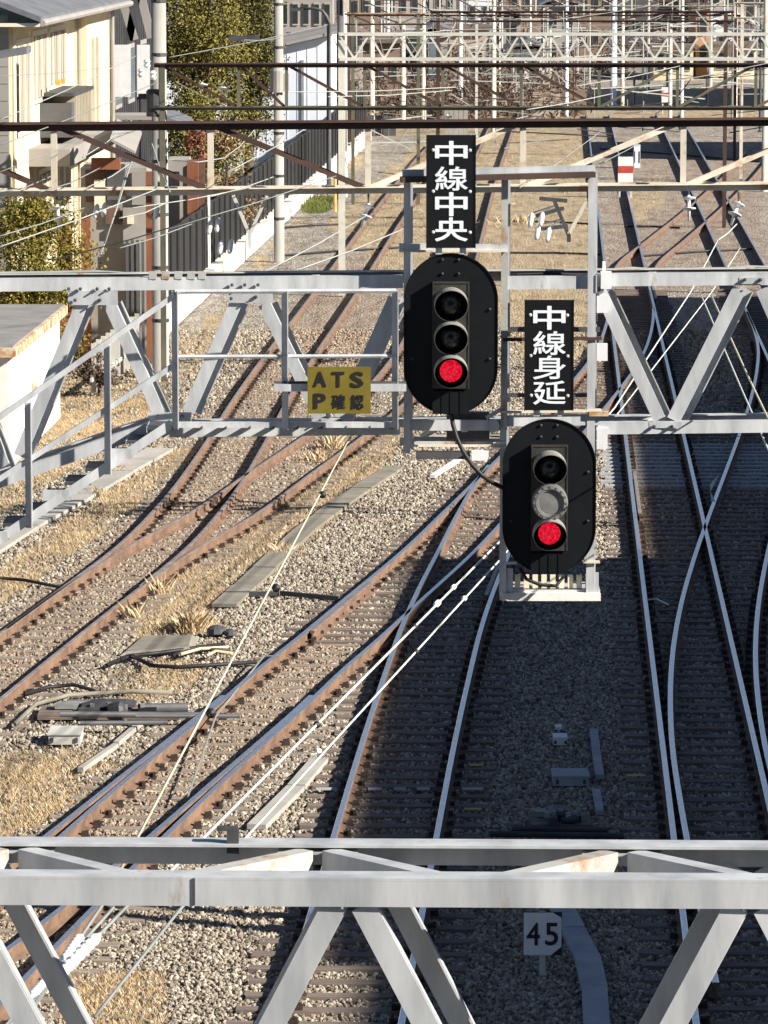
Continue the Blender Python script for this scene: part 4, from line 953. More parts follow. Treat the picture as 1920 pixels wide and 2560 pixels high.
# ---------------------------------------------------------------- poles
def pole(px, yb, yt, r, mat, label, cat='pole', group='poles along the line', name='line_pole', arms=(), taper=.8, n=10, bands=0):
    g = G(px, yb); top = PY(px, yt, g.y).z
    t = thing(name, label, cat, g, group)
    part(MB().tube([g - Vector((0, 0, .05)), Vector((g.x, g.y, top))], [r, r * taper], n), 'shaft', mat, t, smooth=True)
    for (dx, py, w, h, m_) in arms:
        z = PY(px, py, g.y).z; part(MB().box((g.x + dx + (w / 2 if dx >= 0 else -w / 2), g.y - r - .03, z), (w, .06, h)), 'bracket', m_, t)
    for k in range(bands):
        z = .6 + (top - .6) * (k + .5) / bands; rr_ = r * (1 - (1 - taper) * z / top)
        part(MB().lathe([(rr_ + .004, 0), (rr_ + .012, .01), (rr_ + .012, .07), (rr_ + .004, .08)], (g.x, g.y, z), (0, 0, 1), n), 'band', 'dark_steel', t)
    return t, g
tp, gp = pole(402, 938, -60, .185, 'pole_concrete', 'thick pale concrete pole with cross arms left of the houses gap', 'pole', 'poles along the line', 'utility_pole', ((0, 270, 1.25, .05, 'pale_steel'), (-.1, 240, .35, .12, 'dark_steel')), .86, 14, 7)
part(MB().lathe([(.17, 0), (.17, .55), (.12, .6)], (gp.x - .1, gp.y - .34, 5.75), (0, 0, 1), 12), 'transformer', 'dark_steel', tp)
for dx, dz in ((-.25, .3), (-.38, .1), (-.12, .05)): part(MB().lathe([(.05, 0), (.08, .05), (.05, .1), (.08, .15), (.04, .2)], (gp.x + dx, gp.y - .25, 6.5 + dz), (0, 0, 1), 10), 'insulator', 'porcelain', tp)
part(MB().bar((gp.x - .05, gp.y - .2, 4.6), (gp.x + .3, gp.y - .2, 5.2), .05, .05), 'strut', 'pale_steel', tp)
tp, gp = pole(698, 654, -40, .155, 'pole_concrete', 'round concrete pole standing in front of the dark fence', 'pole', 'poles along the line', 'utility_pole', ((-.55, 95, .9, .16, 'dark_steel'), (0, 205, .3, .5, 'pole_concrete')), .85, 12, 6)
part(MB().lathe([(.19, 0), (.19, .62), (.13, .7)], (gp.x - .05, gp.y - .2, PY(698, 200, gp.y).z - .35), (0, 0, 1), 12), 'transformer', 'wall_stone', tp)
pole(851, 498, -40, .12, 'dark_wall', 'dark steel mast beside the dark fence, with a light edge', arms=((.12, 12, .2, .5, 'cream_steel'),))
pole(862, 492, -30, .10, 'pale_steel', 'pale mast touching the dark steel mast')
pole(838, 528, 432, .055, 'orange_paint', 'short yellow post by the pale wall', name='marker_post', cat='post')
pole(919, 470, 305, .05, 'pale_steel', 'slim grey post in front of the dry slope', name='marker_post', cat='post')
far = [(930, 322, -20, .13, 'cream_steel', 'cream mast standing left of the far houses'), (1008, 318, 60, .12, 'cream_steel', 'cream mast with a white cap among the far houses'),
       (1059, 318, -20, .12, 'cream_steel', 'tall cream mast beside the blue-grey house'), (1151, 300, -20, .13, 'pale_steel', 'pale blue-grey mast right of the blue-grey house'),
       (1234, 330, -20, .12, 'cream_steel', 'cream mast above the black board'), (1302, 330, 90, .05, 'dark_steel', 'thin dark mast right of the black board'),
       (1416, 290, -20, .10, 'sheet_white', 'white mast with a cross bracket'), (1534, 262, -20, .18, 'sheet_white', 'thick white mast in the middle right distance'),
       (1556, 268, -20, .10, 'cream_steel', 'cream mast close right of the thick white mast'), (1675, 305, 60, .10, 'cream_steel', 'cream mast by the far cream walls'),
       (1704, 330, -20, .09, 'pale_steel', 'grey mast near the small red and white board'), (1835, 300, -20, .16, 'cream_steel', 'cream corner mast at the upper right'),
       (1912, 478, -30, .13, 'cream_steel', 'stout cream mast at the right edge'), (1900, 330, 60, .07, 'dark_steel', 'dark mast at the right edge behind the stout cream one'),
       (970, 190, -20, .12, 'pale_steel', 'pale post above the far roofs'), (1375, 230, 75, .08, 'cream_steel', 'short cream post in the far scrub'), (1620, 235, -20, .10, 'pole_concrete', 'grey far post left of the cream walls'), (1776, 215, -20, .11, 'pole_concrete', 'grey far post above the cream walls')]
for px, yb, yt, r, mt, lb in far: pole(px, yb, yt, r, mt, lb, arms=((-.5 if random.random() < .5 else 0, random.uniform(20, 160), random.uniform(.5, 1.3), .06, 'pale_steel'),))
pole(118, 820, 420, .07, 'cream_steel', 'pale pipe post in front of the cream house', arms=()); pole(205, 800, 360, .085, 'cream_steel', 'cream post with a rounded lamp head by the wooden house', arms=((0, 372, .35, .18, 'cream_trim'),))
pole(418, 800, 330, .05, 'pale_steel', 'slim pale post touching the thick concrete pole'); pole(522, 720, 420, .055, 'pale_steel', 'slim post with rungs before the dark fence')
pole(240, 800, 440, .05, 'cream_steel', 'thin cream post beside the lamp post by the wooden house')
ORD = ['first','second','third','fourth','fifth','sixth','seventh','eighth','ninth','tenth','eleventh','twelfth','thirteenth','fourteenth','fifteenth','sixteenth','seventeenth','eighteenth','nineteenth','twentieth','twenty-first','twenty-second','twenty-third','twenty-fourth']
for k, px in enumerate(sorted(random.uniform(880, 1900) for _ in range(24))):   # thin distant masts
    mt = random.choice(('cream_steel', 'pale_steel', 'pole_concrete', 'dark_steel', 'brown_green_steel'))
    pole(px, random.uniform(175, 262), random.uniform(-20, 60), random.uniform(.04, .08), mt, ORD[k] + ' thin distant mast from the left over the far houses', group='thin distant masts', n=6, arms=((random.choice((-.4, 0)), random.uniform(10, 120), random.uniform(.3, .9), .05, 'pale_steel'),))
# street lamp with a bent neck
g = G(822, 470); Y = g.y; t = thing('street_lamp', 'dark street lamp with a bent arm over the far pole', 'street lamp', g)
part(MB().tube([g, PY(822, 60, Y), PY(818, 42, Y), PY(806, 27, Y), PY(788, 21, Y), PY(745, 22, Y)], [.09, .075, .07, .06, .05, .05], 10), 'shaft', 'dark_steel', t, smooth=True)
part(MB().box(PY(742, 24, Y), (.5, .2, .10)), 'lamp_head', 'dark_steel', t)

# ---------------------------------------------------------------- overhead wires
def wire(pts, r, mat, label, ins=(), group='overhead wires', cat='wire', name='overhead_wire'):
    pts = [Vector(p) for p in pts]
    t = thing(name, label, cat, pts[0], group); fine = []
    for a, b_ in zip(pts[:-1], pts[1:]): fine += [a.lerp(b_, k / 6) for k in range(6)]
    fine.append(pts[-1]); part(MB().tube(fine, r, 5), 'strand', mat, t, smooth=True)
    for p, d, nn, rr_, mt in ins:
        d = Vector(d).normalized(); prof = [(r, -.05)]
        for k in range(nn): h = k * rr_ * .9; prof += [(rr_ * .35, h), (rr_, h + rr_ * .1), (rr_, h + rr_ * .3), (rr_ * .4, h + rr_ * .55)]
        prof += [(r, nn * rr_ * .9 + .05)]
        part(MB().lathe(prof, p, d, 10), 'insulator', mt, t, smooth=True)
    return t
def Wz(px, py, z): return G(px, py, z)
a, b_ = Wz(300, 2177, 5.45), S(878, 1088, .1); d = b_ - a
wire([a, b_], .0075, 'wire_yellow', 'yellowish stay wire with dark beads rising to the bridge beside the yellow sign',
     [(Wz(527, 1783, 5.45 + (b_.z - 5.45) * .33), d, 1, .032, 'rubber'), (Wz(690, 1470, 5.45 + (b_.z - 5.45) * .6), d, 1, .032, 'rubber'), (Wz(806, 1237, 5.45 + (b_.z - 5.45) * .85), d, 1, .032, 'rubber')])
c1 = [Wz(400, 2205, 4.22), Wz(509, 2095, 4.22), Wz(1255, 1348, 4.22), Wz(1536, 1020, 4.22), Wz(1727, 729, 4.22), Wz(1795, 600, 4.22)]
d = c1[2] - c1[1]
wire(c1, .0115, 'wire_bright', 'brighter upper contact wire slanting across the central track', [(Wz(792, 1812, 4.22), d, 1, .028, 'rubber'), (Wz(1035, 1568, 4.22), d, 1, .03, 'rubber'), (Wz(1090, 1512, 4.22), d, 6, .028, 'porcelain'), (Wz(1132, 1470, 4.22), d, 5, .024, 'porcelain')])
c2 = [Wz(505, 2205, 4.12), Wz(614, 2095, 4.12), Wz(1255, 1394, 4.12), Wz(1562, 1012, 4.12), Wz(1778, 732, 4.12), Wz(1850, 620, 4.12)]
wire(c2, .0095, 'wire_bright', 'thinner lower contact wire slanting across the central track', [(Wz(1040, 1630, 4.12), d, 1, .026, 'rubber'), (Wz(1160, 1497, 4.12), d, 2, .026, 'porcelain'), (Wz(795, 1880, 4.12), d, 1, .03, 'porcelain')])
for (x0_, y0_), (x1_, y1_), z, lb, mt in (((1960, 1212), (1749, 729), 5.3, 'pale contact wire slanting down the right edge', 'wire_bright'), ((1960, 1130), (1778, 738), 5.9, 'brownish messenger wire beside the right-edge contact wire', 'wire_yellow'),
        ((1795, 600), (1842, 560), 5.9, 'short bright wire end below the right white insulator', 'wire_bright'), ((660, 680), (915, 540), 6.3, 'bright wire running up to the insulators left of the upper board', 'wire_pale'),
        ((744, 675), (1010, 572), 6.3, 'pale wire running behind the left post of the signal frame', 'wire_pale'), ((420, 572), (840, 440), 6.1, 'grey wire crossing the dark fence', 'wire_grey'),
        ((525, 492), (690, 440), 6.0, 'bright cable sagging from the girder past the dark fence', 'wire_pale'), ((0, 300), (340, 140), 7.2, 'bright twisted cable crossing the cream house', 'wire_pale'), ((0, 363), (395, 205), 6.9, 'dark wire crossing the cream house', 'wire_grey'),
        ((0, 430), (270, 320), 6.7, 'thin grey wire left above the hut', 'wire_grey'), ((0, 617), (400, 470), 6.4, 'bright wire running above the bush and hut', 'wire_pale'), ((0, 590), (210, 520), 6.5, 'greenish wire over the yellow-green bush', 'wire_grey'), ((130, 650), (520, 540), 6.2, 'dark cable strung before the wooden house', 'rubber'),
        ((0, 190), (270, 168), 7.4, 'thin dark wire across the upper windows', 'wire_grey'), ((425, 143), (820, 62), 7.5, 'grey green wire crossing the trees', 'wire_grey'), ((440, 205), (560, 262), 7.0, 'yellowish stay below the second girder', 'wire_yellow'), ((610, 100), (700, 95), 7.4, 'short grey wire at the round concrete pole', 'wire_grey'),
        ((330, 520), (620, 470), 5.9, 'pale wire sagging behind the first girder', 'wire_pale'), ((300, 620), (480, 560), 5.9, 'grey wire below the first girder', 'wire_grey'), ((570, 430), (800, 300), 6.6, 'bright wire rising past the yellow shrubs', 'wire_pale'),
        ((720, 230), (1140, 218), 7.0, 'pale level wire before the far houses', 'wire_pale'), ((820, 242), (1130, 226), 6.9, 'second pale level wire before the far houses', 'wire_pale'), ((1180, 318), (1320, 290), 6.5, 'pale wire over the black board', 'wire_pale'), ((1300, 470), (1500, 330), 6.3, 'thin pale wire right of the signal frame', 'wire_pale'),
        ((1500, 410), (1640, 330), 6.2, 'grey wire above the red and white board', 'wire_grey'), ((1560, 222), (1960, 150), 7.0, 'dark wire rising across the far cream walls', 'wire_grey'), ((1440, 215), (1700, 165), 7.0, 'bright far wire right of the board', 'wire_pale')):
    wire([Wz(x0_, y0_, z), Wz((x0_ + x1_) / 2, (y0_ + y1_) / 2 + 4, z - .02), Wz(x1_, y1_, z)], .006 if 'thin' in lb else .009, mt, lb)
for k, x0_ in enumerate(sorted(random.uniform(820, 1750) for _ in range(22))):
    y0_ = random.uniform(10, 290); dx = random.uniform(90, 330); dy = random.uniform(-50, 14); z = random.uniform(5.2, 7.2)
    wire([Wz(x0_, y0_, z), Wz(x0_ + dx * .5, y0_ + dy * .5 + 3, z - .02), Wz(x0_ + dx, y0_ + dy, z)], random.uniform(.008, .014), random.choice(('wire_pale', 'wire_grey', 'rubber', 'wire_pale')), ORD[k] + ' thin distant wire from the left over the far tracks', group='thin distant wires')
for k, (q0, q1, mt, lb) in enumerate((((205, 395), (330, 300), 'wire_pale', 'pale drop cable by the cream lamp post'), ((215, 470), (345, 395), 'wire_pale', 'pale cable under the grey porch roof'), ((250, 640), (330, 400), 'wire_pale', 'steep pale cable beside the timber house'), ((262, 610), (318, 420), 'wire_grey', 'steep grey cable beside the timber house'),
        ((100, 480), (250, 420), 'wire_grey', 'grey cable left of the cream lamp post'), ((0, 480), (130, 440), 'wire_grey', 'dark wire at the left edge over the bush'), ((380, 360), (425, 480), 'wire_pale', 'stay wire slanting off the thick concrete pole'), ((430, 400), (560, 395), 'wire_pale', 'level cable right of the thick concrete pole'), ((560, 395), (640, 320), 'wire_pale', 'cable rising right past the yellow shrubs'), ((300, 545), (420, 505), 'wire_pale', 'pale cable across the timber posts'))):
    wire([Wz(*q0, 6.0), Wz((q0[0] + q1[0]) / 2, (q0[1] + q1[1]) / 2 + 8, 5.98), Wz(*q1, 6.0)], .010, mt, lb)
# the mesh of wires, droppers and small arms over the far yard, too many to count
for mt, nm, lb, cnt in (('wire_pale', 'distant_overhead_lines', 'pale tangle of distant overhead wires and arms', 190), ('old_steel', 'distant_overhead_lines', 'dark tangle of distant overhead wires and arms', 150)):
    m_ = MB()
    for k in range(cnt):
        Y = random.uniform(140, 262); px = random.uniform(850, 1960); zz = random.uniform(1.6, 7.2) if random.random() < .75 else random.uniform(.4, 3); x = (px - 960) / F * Y; kd = random.random()
        if px > 1280 and zz < 10.33 - (330 + 234) / F * Y: continue
        if kd < .5: q = Vector((random.uniform(.8, 4.5), random.uniform(-1, 1), random.uniform(-.35, .35)))
        elif kd < .8: q = Vector((random.uniform(-.05, .05), 0, random.uniform(.5, 2.0)))
        else: q = Vector((random.uniform(-1.4, 1.4), random.uniform(-.3, .3), random.uniform(.5, 1.3)))
        p = Vector((x, Y, zz)); m_.bar(p, p + q, random.uniform(.018, .045), random.uniform(.018, .045), (0, 1, .01))
    single(m_, nm, mt, lb, 'wires', (8, 200, 0), kind='stuff')
# long white strain insulators at the lower left
for k, (q0, q1, lb) in enumerate((((155, 2432), (243, 2342), 'long white strain insulator in the lower left, right one'), ((163, 2400), (200, 2345), 'shorter white strain insulator behind the long one'), ((82, 2492), (120, 2450), 'white strain insulator low beside the dark diagonal'))):
    a, b_ = G(*q0, 5.4), G(*q1, 5.4); d = b_ - a; n_ = 7; prof = [(.012, -.05)]
    for i in range(n_): h = d.length * i / n_; prof += [(.016, h), (.029, h + .01), (.029, h + d.length / n_ * .55), (.018, h + d.length / n_ * .8)]
    prof += [(.012, d.length + .05)]; t = thing('strain_insulator', lb, 'insulator', a, 'strain insulators at the lower left')
    part(MB().lathe(prof, a, d, 10), 'sheds', 'porcelain', t, smooth=True); part(MB().tube([b_, b_ + d.normalized() * 1.6], .010, 5), 'stay', 'wire_grey', t); part(MB().tube([a, a - d.normalized() * 1.2], .010, 5), 'stay', 'wire_grey', t)
wire([G(235, 2545, 5.3), G(445, 2280, 5.3), G(540, 2170, 5.3)], .009, 'wire_grey', 'thin grey stay wire at the lower left below the near girder')
# ---------------------------------------------------------------- left side: hut, houses, fence, wall
al = Vector((.0373, 1, 0)).normalized()                # direction of the line of buildings along the tracks
def along(x, Y, Y2): return Vector((x + .0373 * (Y2 - Y), Y2, 0))
# white hut
hx, hY0, hY1, hh = -6.93, 86.6, 95.6, 2.30
t = thing('trackside_hut', 'low white hut with flat grey roof and rust-stained edge at the left', 'hut', (hx - 2, 91, 0))
a, b_ = Vector((hx, hY0, 0)), along(hx, hY0, hY1)
def ext(mb, p, q, dep, z0, z1, mi=0):
    dv = Vector((-dep, 0, 0)); z = Vector((0, 0, 1))
    mb.hull8([p + z * z0, p + dv + z * z0, p + dv + z * z1, p + z * z1], [q + z * z0, q + dv + z * z0, q + dv + z * z1, q + z * z1], mi); return mb
part(ext(MB(), a, b_, 4.5, 0, hh - .2), 'wall', 'white_wall', t)
part(ext(MB(), a + Vector((.16, -.15, 0)), b_ + Vector((.16, .15, 0)), 4.8, hh - .199, hh - .02), 'fascia', 'rusty_fascia', t)
part(ext(MB(), a + Vector((.10, -.10, 0)), b_ + Vector((.10, .10, 0)), 4.7, hh - .019, hh + .01), 'roof', 'flat_roof', t)
for k in range(4):                                     # joints between the wall slabs
    z = .45 + k * .42; part(MB().bar(Vector((hx + .003, hY0 + .02, z)), along(hx + .003, hY0, hY1 - .02) + Vector((0, 0, z)), .006, .012), 'panel_joint', 'wall_tan', t)
for k in range(1, 5):
    p = a.lerp(b_, k / 5); part(MB().bar(p + Vector((.004, 0, .05)), p + Vector((.004, 0, hh - .22)), .012, .006, (1, 0, 0)), 'panel_joint', 'wall_tan', t)
part(MB().box(a.lerp(b_, .45) + Vector((.05, 0, 1.15)), (.08, .16, .14)), 'vent', 'rusty_fascia', t)
part(MB().box(a + Vector((-1.2, -.03, 1.0)), (.9, .05, 1.9)), 'door', 'siding_grey', t)

def roof_slab(mb, p, q, w, t_): mb.bar(p, q, w, t_)
# cream house, long side to the tracks
cx, cY0, cY1 = -8.30, 105.0, 125.4
t = thing('cream_house', 'cream two-storey house with shuttered windows at the upper left', 'house', (cx - 4, 115, 0))
a, b_ = Vector((cx, cY0, 0)), along(cx, cY0, cY1)
part(ext(MB(), a, b_, 8, 0, 7.75), 'wall', 'cream_wall', t)
m_ = MB()
for k in range(20): z = .35 + k * .38; m_.span((cx - 7.9, cY0 - .03, z), (cx - .02, cY0 - .0005, z + .365))
part(m_, 'siding', 'siding_grey', t, kind='stuff')
for p0, p1, x_ in ((cY0 + 14.4, cY1, .28),):           # the projecting bay at the far end
    part(ext(MB(), along(cx + x_, cY0, p0), along(cx + x_, cY0, p1), .275, 0, 7.75), 'bay', 'cream_wall', t)
def side_panel(name, mat, Y0_, Y1_, z0, z1, pr, par, x=cx, base=cY0, off=0.0):
    p, q = along(x + off + pr, base, Y0_), along(x + off + pr, base, Y1_)
    return part(ext(MB(), p, q, pr - .002, z0, z1), name, mat, par)
for (Y0_, Y1_, z0, z1) in ((105.9, 108.6, 5.3, 7.25), (109.4, 112.2, 5.9, 7.35), (113.0, 116.4, 6.1, 7.35), (106.6, 109.4, 1.6, 3.7), (110.4, 113.0, 2.2, 4.1), (114.0, 117.2, 2.2, 4.1)):
    w = side_panel('window', 'cream_trim', Y0_ - .12, Y1_ + .12, z0 - .12, z1 + .12, .06, t)
    side_panel('pane', 'dark_glass', Y0_, Y1_, z0, z1, .066, w)
    n_ = 7
    for k in range(n_):
        yy = Y0_ + (Y1_ - Y0_) * (k + .5) / n_; side_panel('shutter_slat', 'shutter' if k % 3 else 'cream_trim', yy - .14, yy + .14, z0 + .02, z1 - .02, .10, w)
for yy in (120.6, 121.7): side_panel('shutter_slat', 'shutter', yy, yy + .35, 4.4, 7.0, .05, t, off=.28)
bl = side_panel('balcony', 'dark_wall', 111.0, 115.6, 4.95, 5.75, .75, t)
for k in range(11): side_panel('baluster', 'shutter', 111.6 + k * .36, 111.7 + k * .36, 5.0, 5.9, .80, bl)
side_panel('handrail', 'dark_steel', 111.0, 115.6, 5.91, 5.99, .82, bl)
side_panel('awning', 'siding_grey', 108.6, 119.4, 4.40, 4.80, .95, t)
for yy, o_ in ((105.15, 0), (119.2, .02), (125.2, .30)): p = along(cx + .08 + o_, cY0, yy); part(MB().tube([p, p + Vector((0, 0, 7.7))], .05, 8), 'downpipe', 'cream_trim' if yy < 110 else 'siding_grey', t)
for k in range(14): p = along(cx + .11, cY0, 105.6 + k * .26); part(MB().box(p + Vector((0, 0, .55)), (.03, .05, 1.1)), 'fence_picket', 'cream_trim', t)
part(ext(MB(), along(cx + .75, cY0, cY0 - .6), along(cx + .75, cY0, cY1 + .5), .9, 7.70, 7.78), 'eave', 'cream_trim', t)
p, q = along(cx + .80, cY0, cY0 - .6), along(cx + .80, cY0, cY1 + .5); part(MB().tube([p + Vector((0, 0, 7.78)), q + Vector((0, 0, 7.78))], .08, 8), 'gutter', 'siding_grey', t)
m_ = MB(); m_.hull8([along(cx + .78, cY0, cY0 - .7) + Vector((0, 0, 7.80)), along(cx + .78, cY0, cY1 + .6) + Vector((0, 0, 7.80)), along(cx + .78, cY0, cY1 + .6) + Vector((0, 0, 7.92)), along(cx + .78, cY0, cY0 - .7) + Vector((0, 0, 7.92))],
                    [along(cx - 4, cY0, cY0 - .7) + Vector((0, 0, 9.6)), along(cx - 4, cY0, cY1 + .6) + Vector((0, 0, 9.6)), along(cx - 4, cY0, cY1 + .6) + Vector((0, 0, 9.75)), along(cx - 4, cY0, cY0 - .7) + Vector((0, 0, 9.75))])
part(m_, 'roof', 'roof_grey', t)
m_ = MB(); m_.hull8([(cx - 4.1, cY0 - 2.2, 6.4), (cx - 4.1, cY0 - .8, 6.4), (cx - 4.1, cY0 - .8, 6.55), (cx - 4.1, cY0 - 2.2, 6.55)], [(cx + .55, cY0 - 2.2, 7.15), (cx + .55, cY0 - .8, 7.15), (cx + .55, cY0 - .8, 7.3), (cx + .55, cY0 - 2.2, 7.3)])
part(m_, 'porch_roof', 'roof_grey', t)
for k, yy in enumerate((110.4, 111.5)): p = along(cx + .5, cY0, yy); part(MB().box(p + Vector((0, 0, 6.25)), (.10, .22, .12)), 'flower_box', 'orange_paint', t)

# grey house next along
t = thing('grey_house', 'dark grey house with two bright white balcony panels beside the cream house', 'house', (-10, 138, 0))
gx = along(cx, cY0, 127.2).x
a, b_ = Vector((gx - .25, 127.2, 0)), along(gx - .25, 127.2, 146)
part(ext(MB(), a, b_, 8, 0, 8.3), 'wall', 'dark_wall', t)
m_ = MB()
for k in range(26): yy = 127.4 + k * .7; p = along(gx - .22, 127.2, yy); m_.box(p + Vector((0, 0, 4.1)), (.04, .08, 8.1))
part(m_, 'siding_batten', 'dark_steel', t, kind='stuff')
for p0, p1 in ((282, 326), (343, 374)):
    q0, q1 = PY(p0, 242, 129.0), PY(p1, 112, 129.0); part(MB().span(q0, q1 + Vector((0, .06, 0))), 'balcony_panel', 'plate_white', t)
q0, q1 = PY(280, 300, 129.06), PY(378, 110, 129.06); part(MB().span((q0.x, 129.08, q0.z), (q1.x, 131.0, q0.z + .12)), 'balcony_floor', 'siding_grey', t)
for yy, z0, z1 in ((132, 4.7, 6.4), (136, 4.7, 6.4), (133, 1, 2.8), (140, 4.7, 6.4)):
    p, q = along(gx - .25 + .06, 127.2, yy), along(gx - .25 + .06, 127.2, yy + 2); w = part(ext(MB(), p, q, .058, z0, z1), 'window', 'siding_grey', t)
    p, q = along(gx - .25 + .07, 127.2, yy + .15), along(gx - .25 + .07, 127.2, yy + 1.85); part(ext(MB(), p, q, .008, z0 + .12, z1 - .12), 'pane', 'bluish_glass', w)
for i, (q0, q1, mt) in enumerate((((278, -20), (272, 100), 'roof_grey'), ((300, -20), (336, 100), 'wall_stone'), ((345, -30), (322, 102), 'dark_steel'), ((350, -20), (378, 95), 'siding_grey'))):
    part(MB().bar(PY(*q0, 127.6), PY(*q1, 127.6), .14, .22), 'barge_board', mt, t)
part(ext(MB(), along(gx + .3, 127.2, 126.6), along(gx + .3, 127.2, 146.5), 9, 8.3, 8.5), 'roof', 'roof_grey', t)
p = along(gx - .1, 127.2, 127.1); part(MB().tube([p, p + Vector((0, 0, 8))], .06, 8), 'downpipe', 'dark_steel', t)

# low wooden house with red-brown posts
t = thing('wooden_house', 'low red-brown timber house with tiled porch behind the thick concrete pole', 'house', (-6.6, 112, 0))
def fr(px0, px1, py0, py1, Y, dep, name, mat):
    q0, q1 = PY(px0, py1, Y), PY(px1, py0, Y); q0.z = max(q0.z, 0); return part(MB().span(q0, q1 + Vector((0, dep, 0))), name, mat, t)
fr(146, 178, 560, 900, 100.0, .3, 'post', 'wood_red'); fr(90, 180, 555, 572, 99.95, .4, 'lintel', 'wood_brown')
fr(367, 386, 430, 900, 105, .25, 'post', 'wood_red'); fr(470, 496, 400, 900, 132, .25, 'post', 'wood_red'); fr(498, 512, 395, 900, 132.3, .2, 'post', 'wood_brown')
fr(205, 366, 420, 900, 108, 2.5, 'wall', 'wall_stone'); fr(214, 262, 425, 505, 107.9, .08, 'opening', 'wood_brown'); fr(268, 312, 410, 500, 107.9, .08, 'opening', 'dark_wall'); fr(228, 300, 396, 424, 107.6, .3, 'gable_board', 'wood_red'); fr(264, 300, 520, 560, 107.9, .06, 'opening', 'wood_brown'); fr(330, 364, 430, 512, 107.9, .08, 'opening', 'siding_grey'); fr(310, 366, 520, 900, 107.8, .15, 'board_wall', 'wall_stone'); fr(422, 470, 400, 900, 132.5, 2, 'board_wall', 'wall_stone')
fr(206, 226, 545, 900, 107.9, .1, 'board', 'wood_red'); fr(236, 262, 450, 520, 107.8, .1, 'window', 'cream_trim'); fr(318, 334, 540, 560, 107.7, .08, 'lamp', 'cream_trim')
for k in range(4): fr(316 + k * 13, 321 + k * 13, 600, 900, 107.7, .05, 'slat', 'dark_wall')
m_ = MB(); m_.hull8([PY(215, 398, 107), PY(300, 352, 107), PY(300, 345, 107), PY(215, 391, 107)], [PY(215, 398, 107) + Vector((0, 3, .3)), PY(300, 352, 107) + Vector((0, 3, .3)), PY(300, 345, 107) + Vector((0, 3, .3)), PY(215, 391, 107) + Vector((0, 3, .3))]); part(m_, 'roof', 'roof_grey', t)
m_ = MB(); m_.hull8([PY(275, 352, 106), PY(338, 385, 106), PY(338, 378, 106), PY(275, 345, 106)], [PY(275, 352, 106) + Vector((0, 3, .3)), PY(338, 385, 106) + Vector((0, 3, .3)), PY(338, 378, 106) + Vector((0, 3, .3)), PY(275, 345, 106) + Vector((0, 3, .3))]); part(m_, 'roof', 'siding_grey', t)
m_ = MB(); m_.hull8([PY(388, 292, 112), PY(500, 330, 112), PY(500, 322, 112), PY(388, 284, 112)], [PY(388, 262, 116), PY(478, 300, 116), PY(478, 292, 116), PY(388, 256, 116)]); part(m_, 'roof', 'roof_grey', t)

# dark corrugated fence on a pale kerb wall
FX = lambda Y: -4.75 + .0493 * (Y - 131)
t = thing('corrugated_fence', 'long dark corrugated fence running away on the left', 'fence', (FX(118), 118, 0))
for k in range(52):
    Y0_, Y1_ = 116 + k * 1.82, 116 + k * 1.82 + 1.78; n_ = 14; top = [];
    ys_ = np.linspace(Y0_, Y1_, n_ * 2 + 1); m_ = MB(); vs_ = []
    for i, yy in enumerate(ys_):
        o_ = .045 if (i // 2) % 2 else 0.0
        vs_ += [(FX(yy) + o_, yy, .56), (FX(yy) + o_, yy, 2.28 + .02 * math.sin(k * 2.1))]
    m_.add(vs_, [(2 * i, 2 * i + 2, 2 * i + 3, 2 * i + 1) for i in range(len(ys_) - 1)]); m_.v += [(x - .03, y, z) for x, y, z in vs_]; q = len(vs_)
    m_.f += [(q + 2 * i, q + 2 * i + 1, q + 2 * i + 3, q + 2 * i + 2) for i in range(len(ys_) - 1)] + [(2 * i + 1, 2 * i + 3, q + 2 * i + 3, q + 2 * i + 1) for i in range(len(ys_) - 1)]; m_.m = [0] * len(m_.f)
    part(m_, 'panel', 'fence_steel', t)
    part(MB().box((FX(Y0_) + .07, Y0_, 1.4), (.05, .05, 1.7)), 'post', 'fence_steel', t)
t = thing('kerb_wall', 'low pale concrete wall under the dark fence', 'wall', (FX(118) + .15, 118, 0))
for k in range(20):
    Y0_, Y1_ = 112 + k * 4.9, 112 + k * 4.9 + 4.86; p, q = Vector((FX(Y0_) + .30, Y0_, 0)), Vector((FX(Y1_) + .30, Y1_, 0)); part(ext(MB(), p, q, .38, 0, .55), 'slab', 'pale_concrete', t)
t = thing('garden_fence', 'pale picket fence seen through the bridge between hut and siding', 'fence', G(240, 1000))
for k in range(16):
    p = G(235 + k * 12, 985 - k * 9); part(MB().box(p + Vector((0, 0, .55)), (.10, .10, 1.1)), 'picket', 'pale_steel', t)
p, q = G(228, 992), G(420, 848); part(MB().bar(p + Vector((0, 0, .9)), q + Vector((0, 0, .9)), .05, .08), 'top_rail', 'pale_steel', t); part(MB().bar(p + Vector((0, 0, .35)), q + Vector((0, 0, .35)), .05, .08), 'bottom_rail', 'pale_steel', t)
t = thing('white_shed', 'big white sheet-metal shed standing behind the dark fence', 'shed', (-7, 192, 0))
part(MB().hull8([(-12, 186, 0), (-12, 200, 0), (-12, 200, 3.0), (-12, 186, 3.0)], [(-2.12, 186, 0), (-2.0, 200, 0), (-2.0, 200, 5.3), (-2.12, 186, 5.3)]), 'wall', 'sheet_white', t)
for k in range(24): x = -11.8 + k * .40; part(MB().box((x, 185.992, 1.5 + (x + 12) * .115), (.03, .015, 3 + (x + 12) * .23)), 'sheet_rib', 'sheet_white', t)
part(MB().hull8([(-12.3, 185.6, 3.0), (-12.3, 200.3, 3.0), (-12.3, 200.3, 3.12), (-12.3, 185.6, 3.12)], [(-1.8, 185.6, 5.40), (-1.7, 200.3, 5.40), (-1.7, 200.3, 5.52), (-1.8, 185.6, 5.52)]), 'roof', 'siding_grey', t)
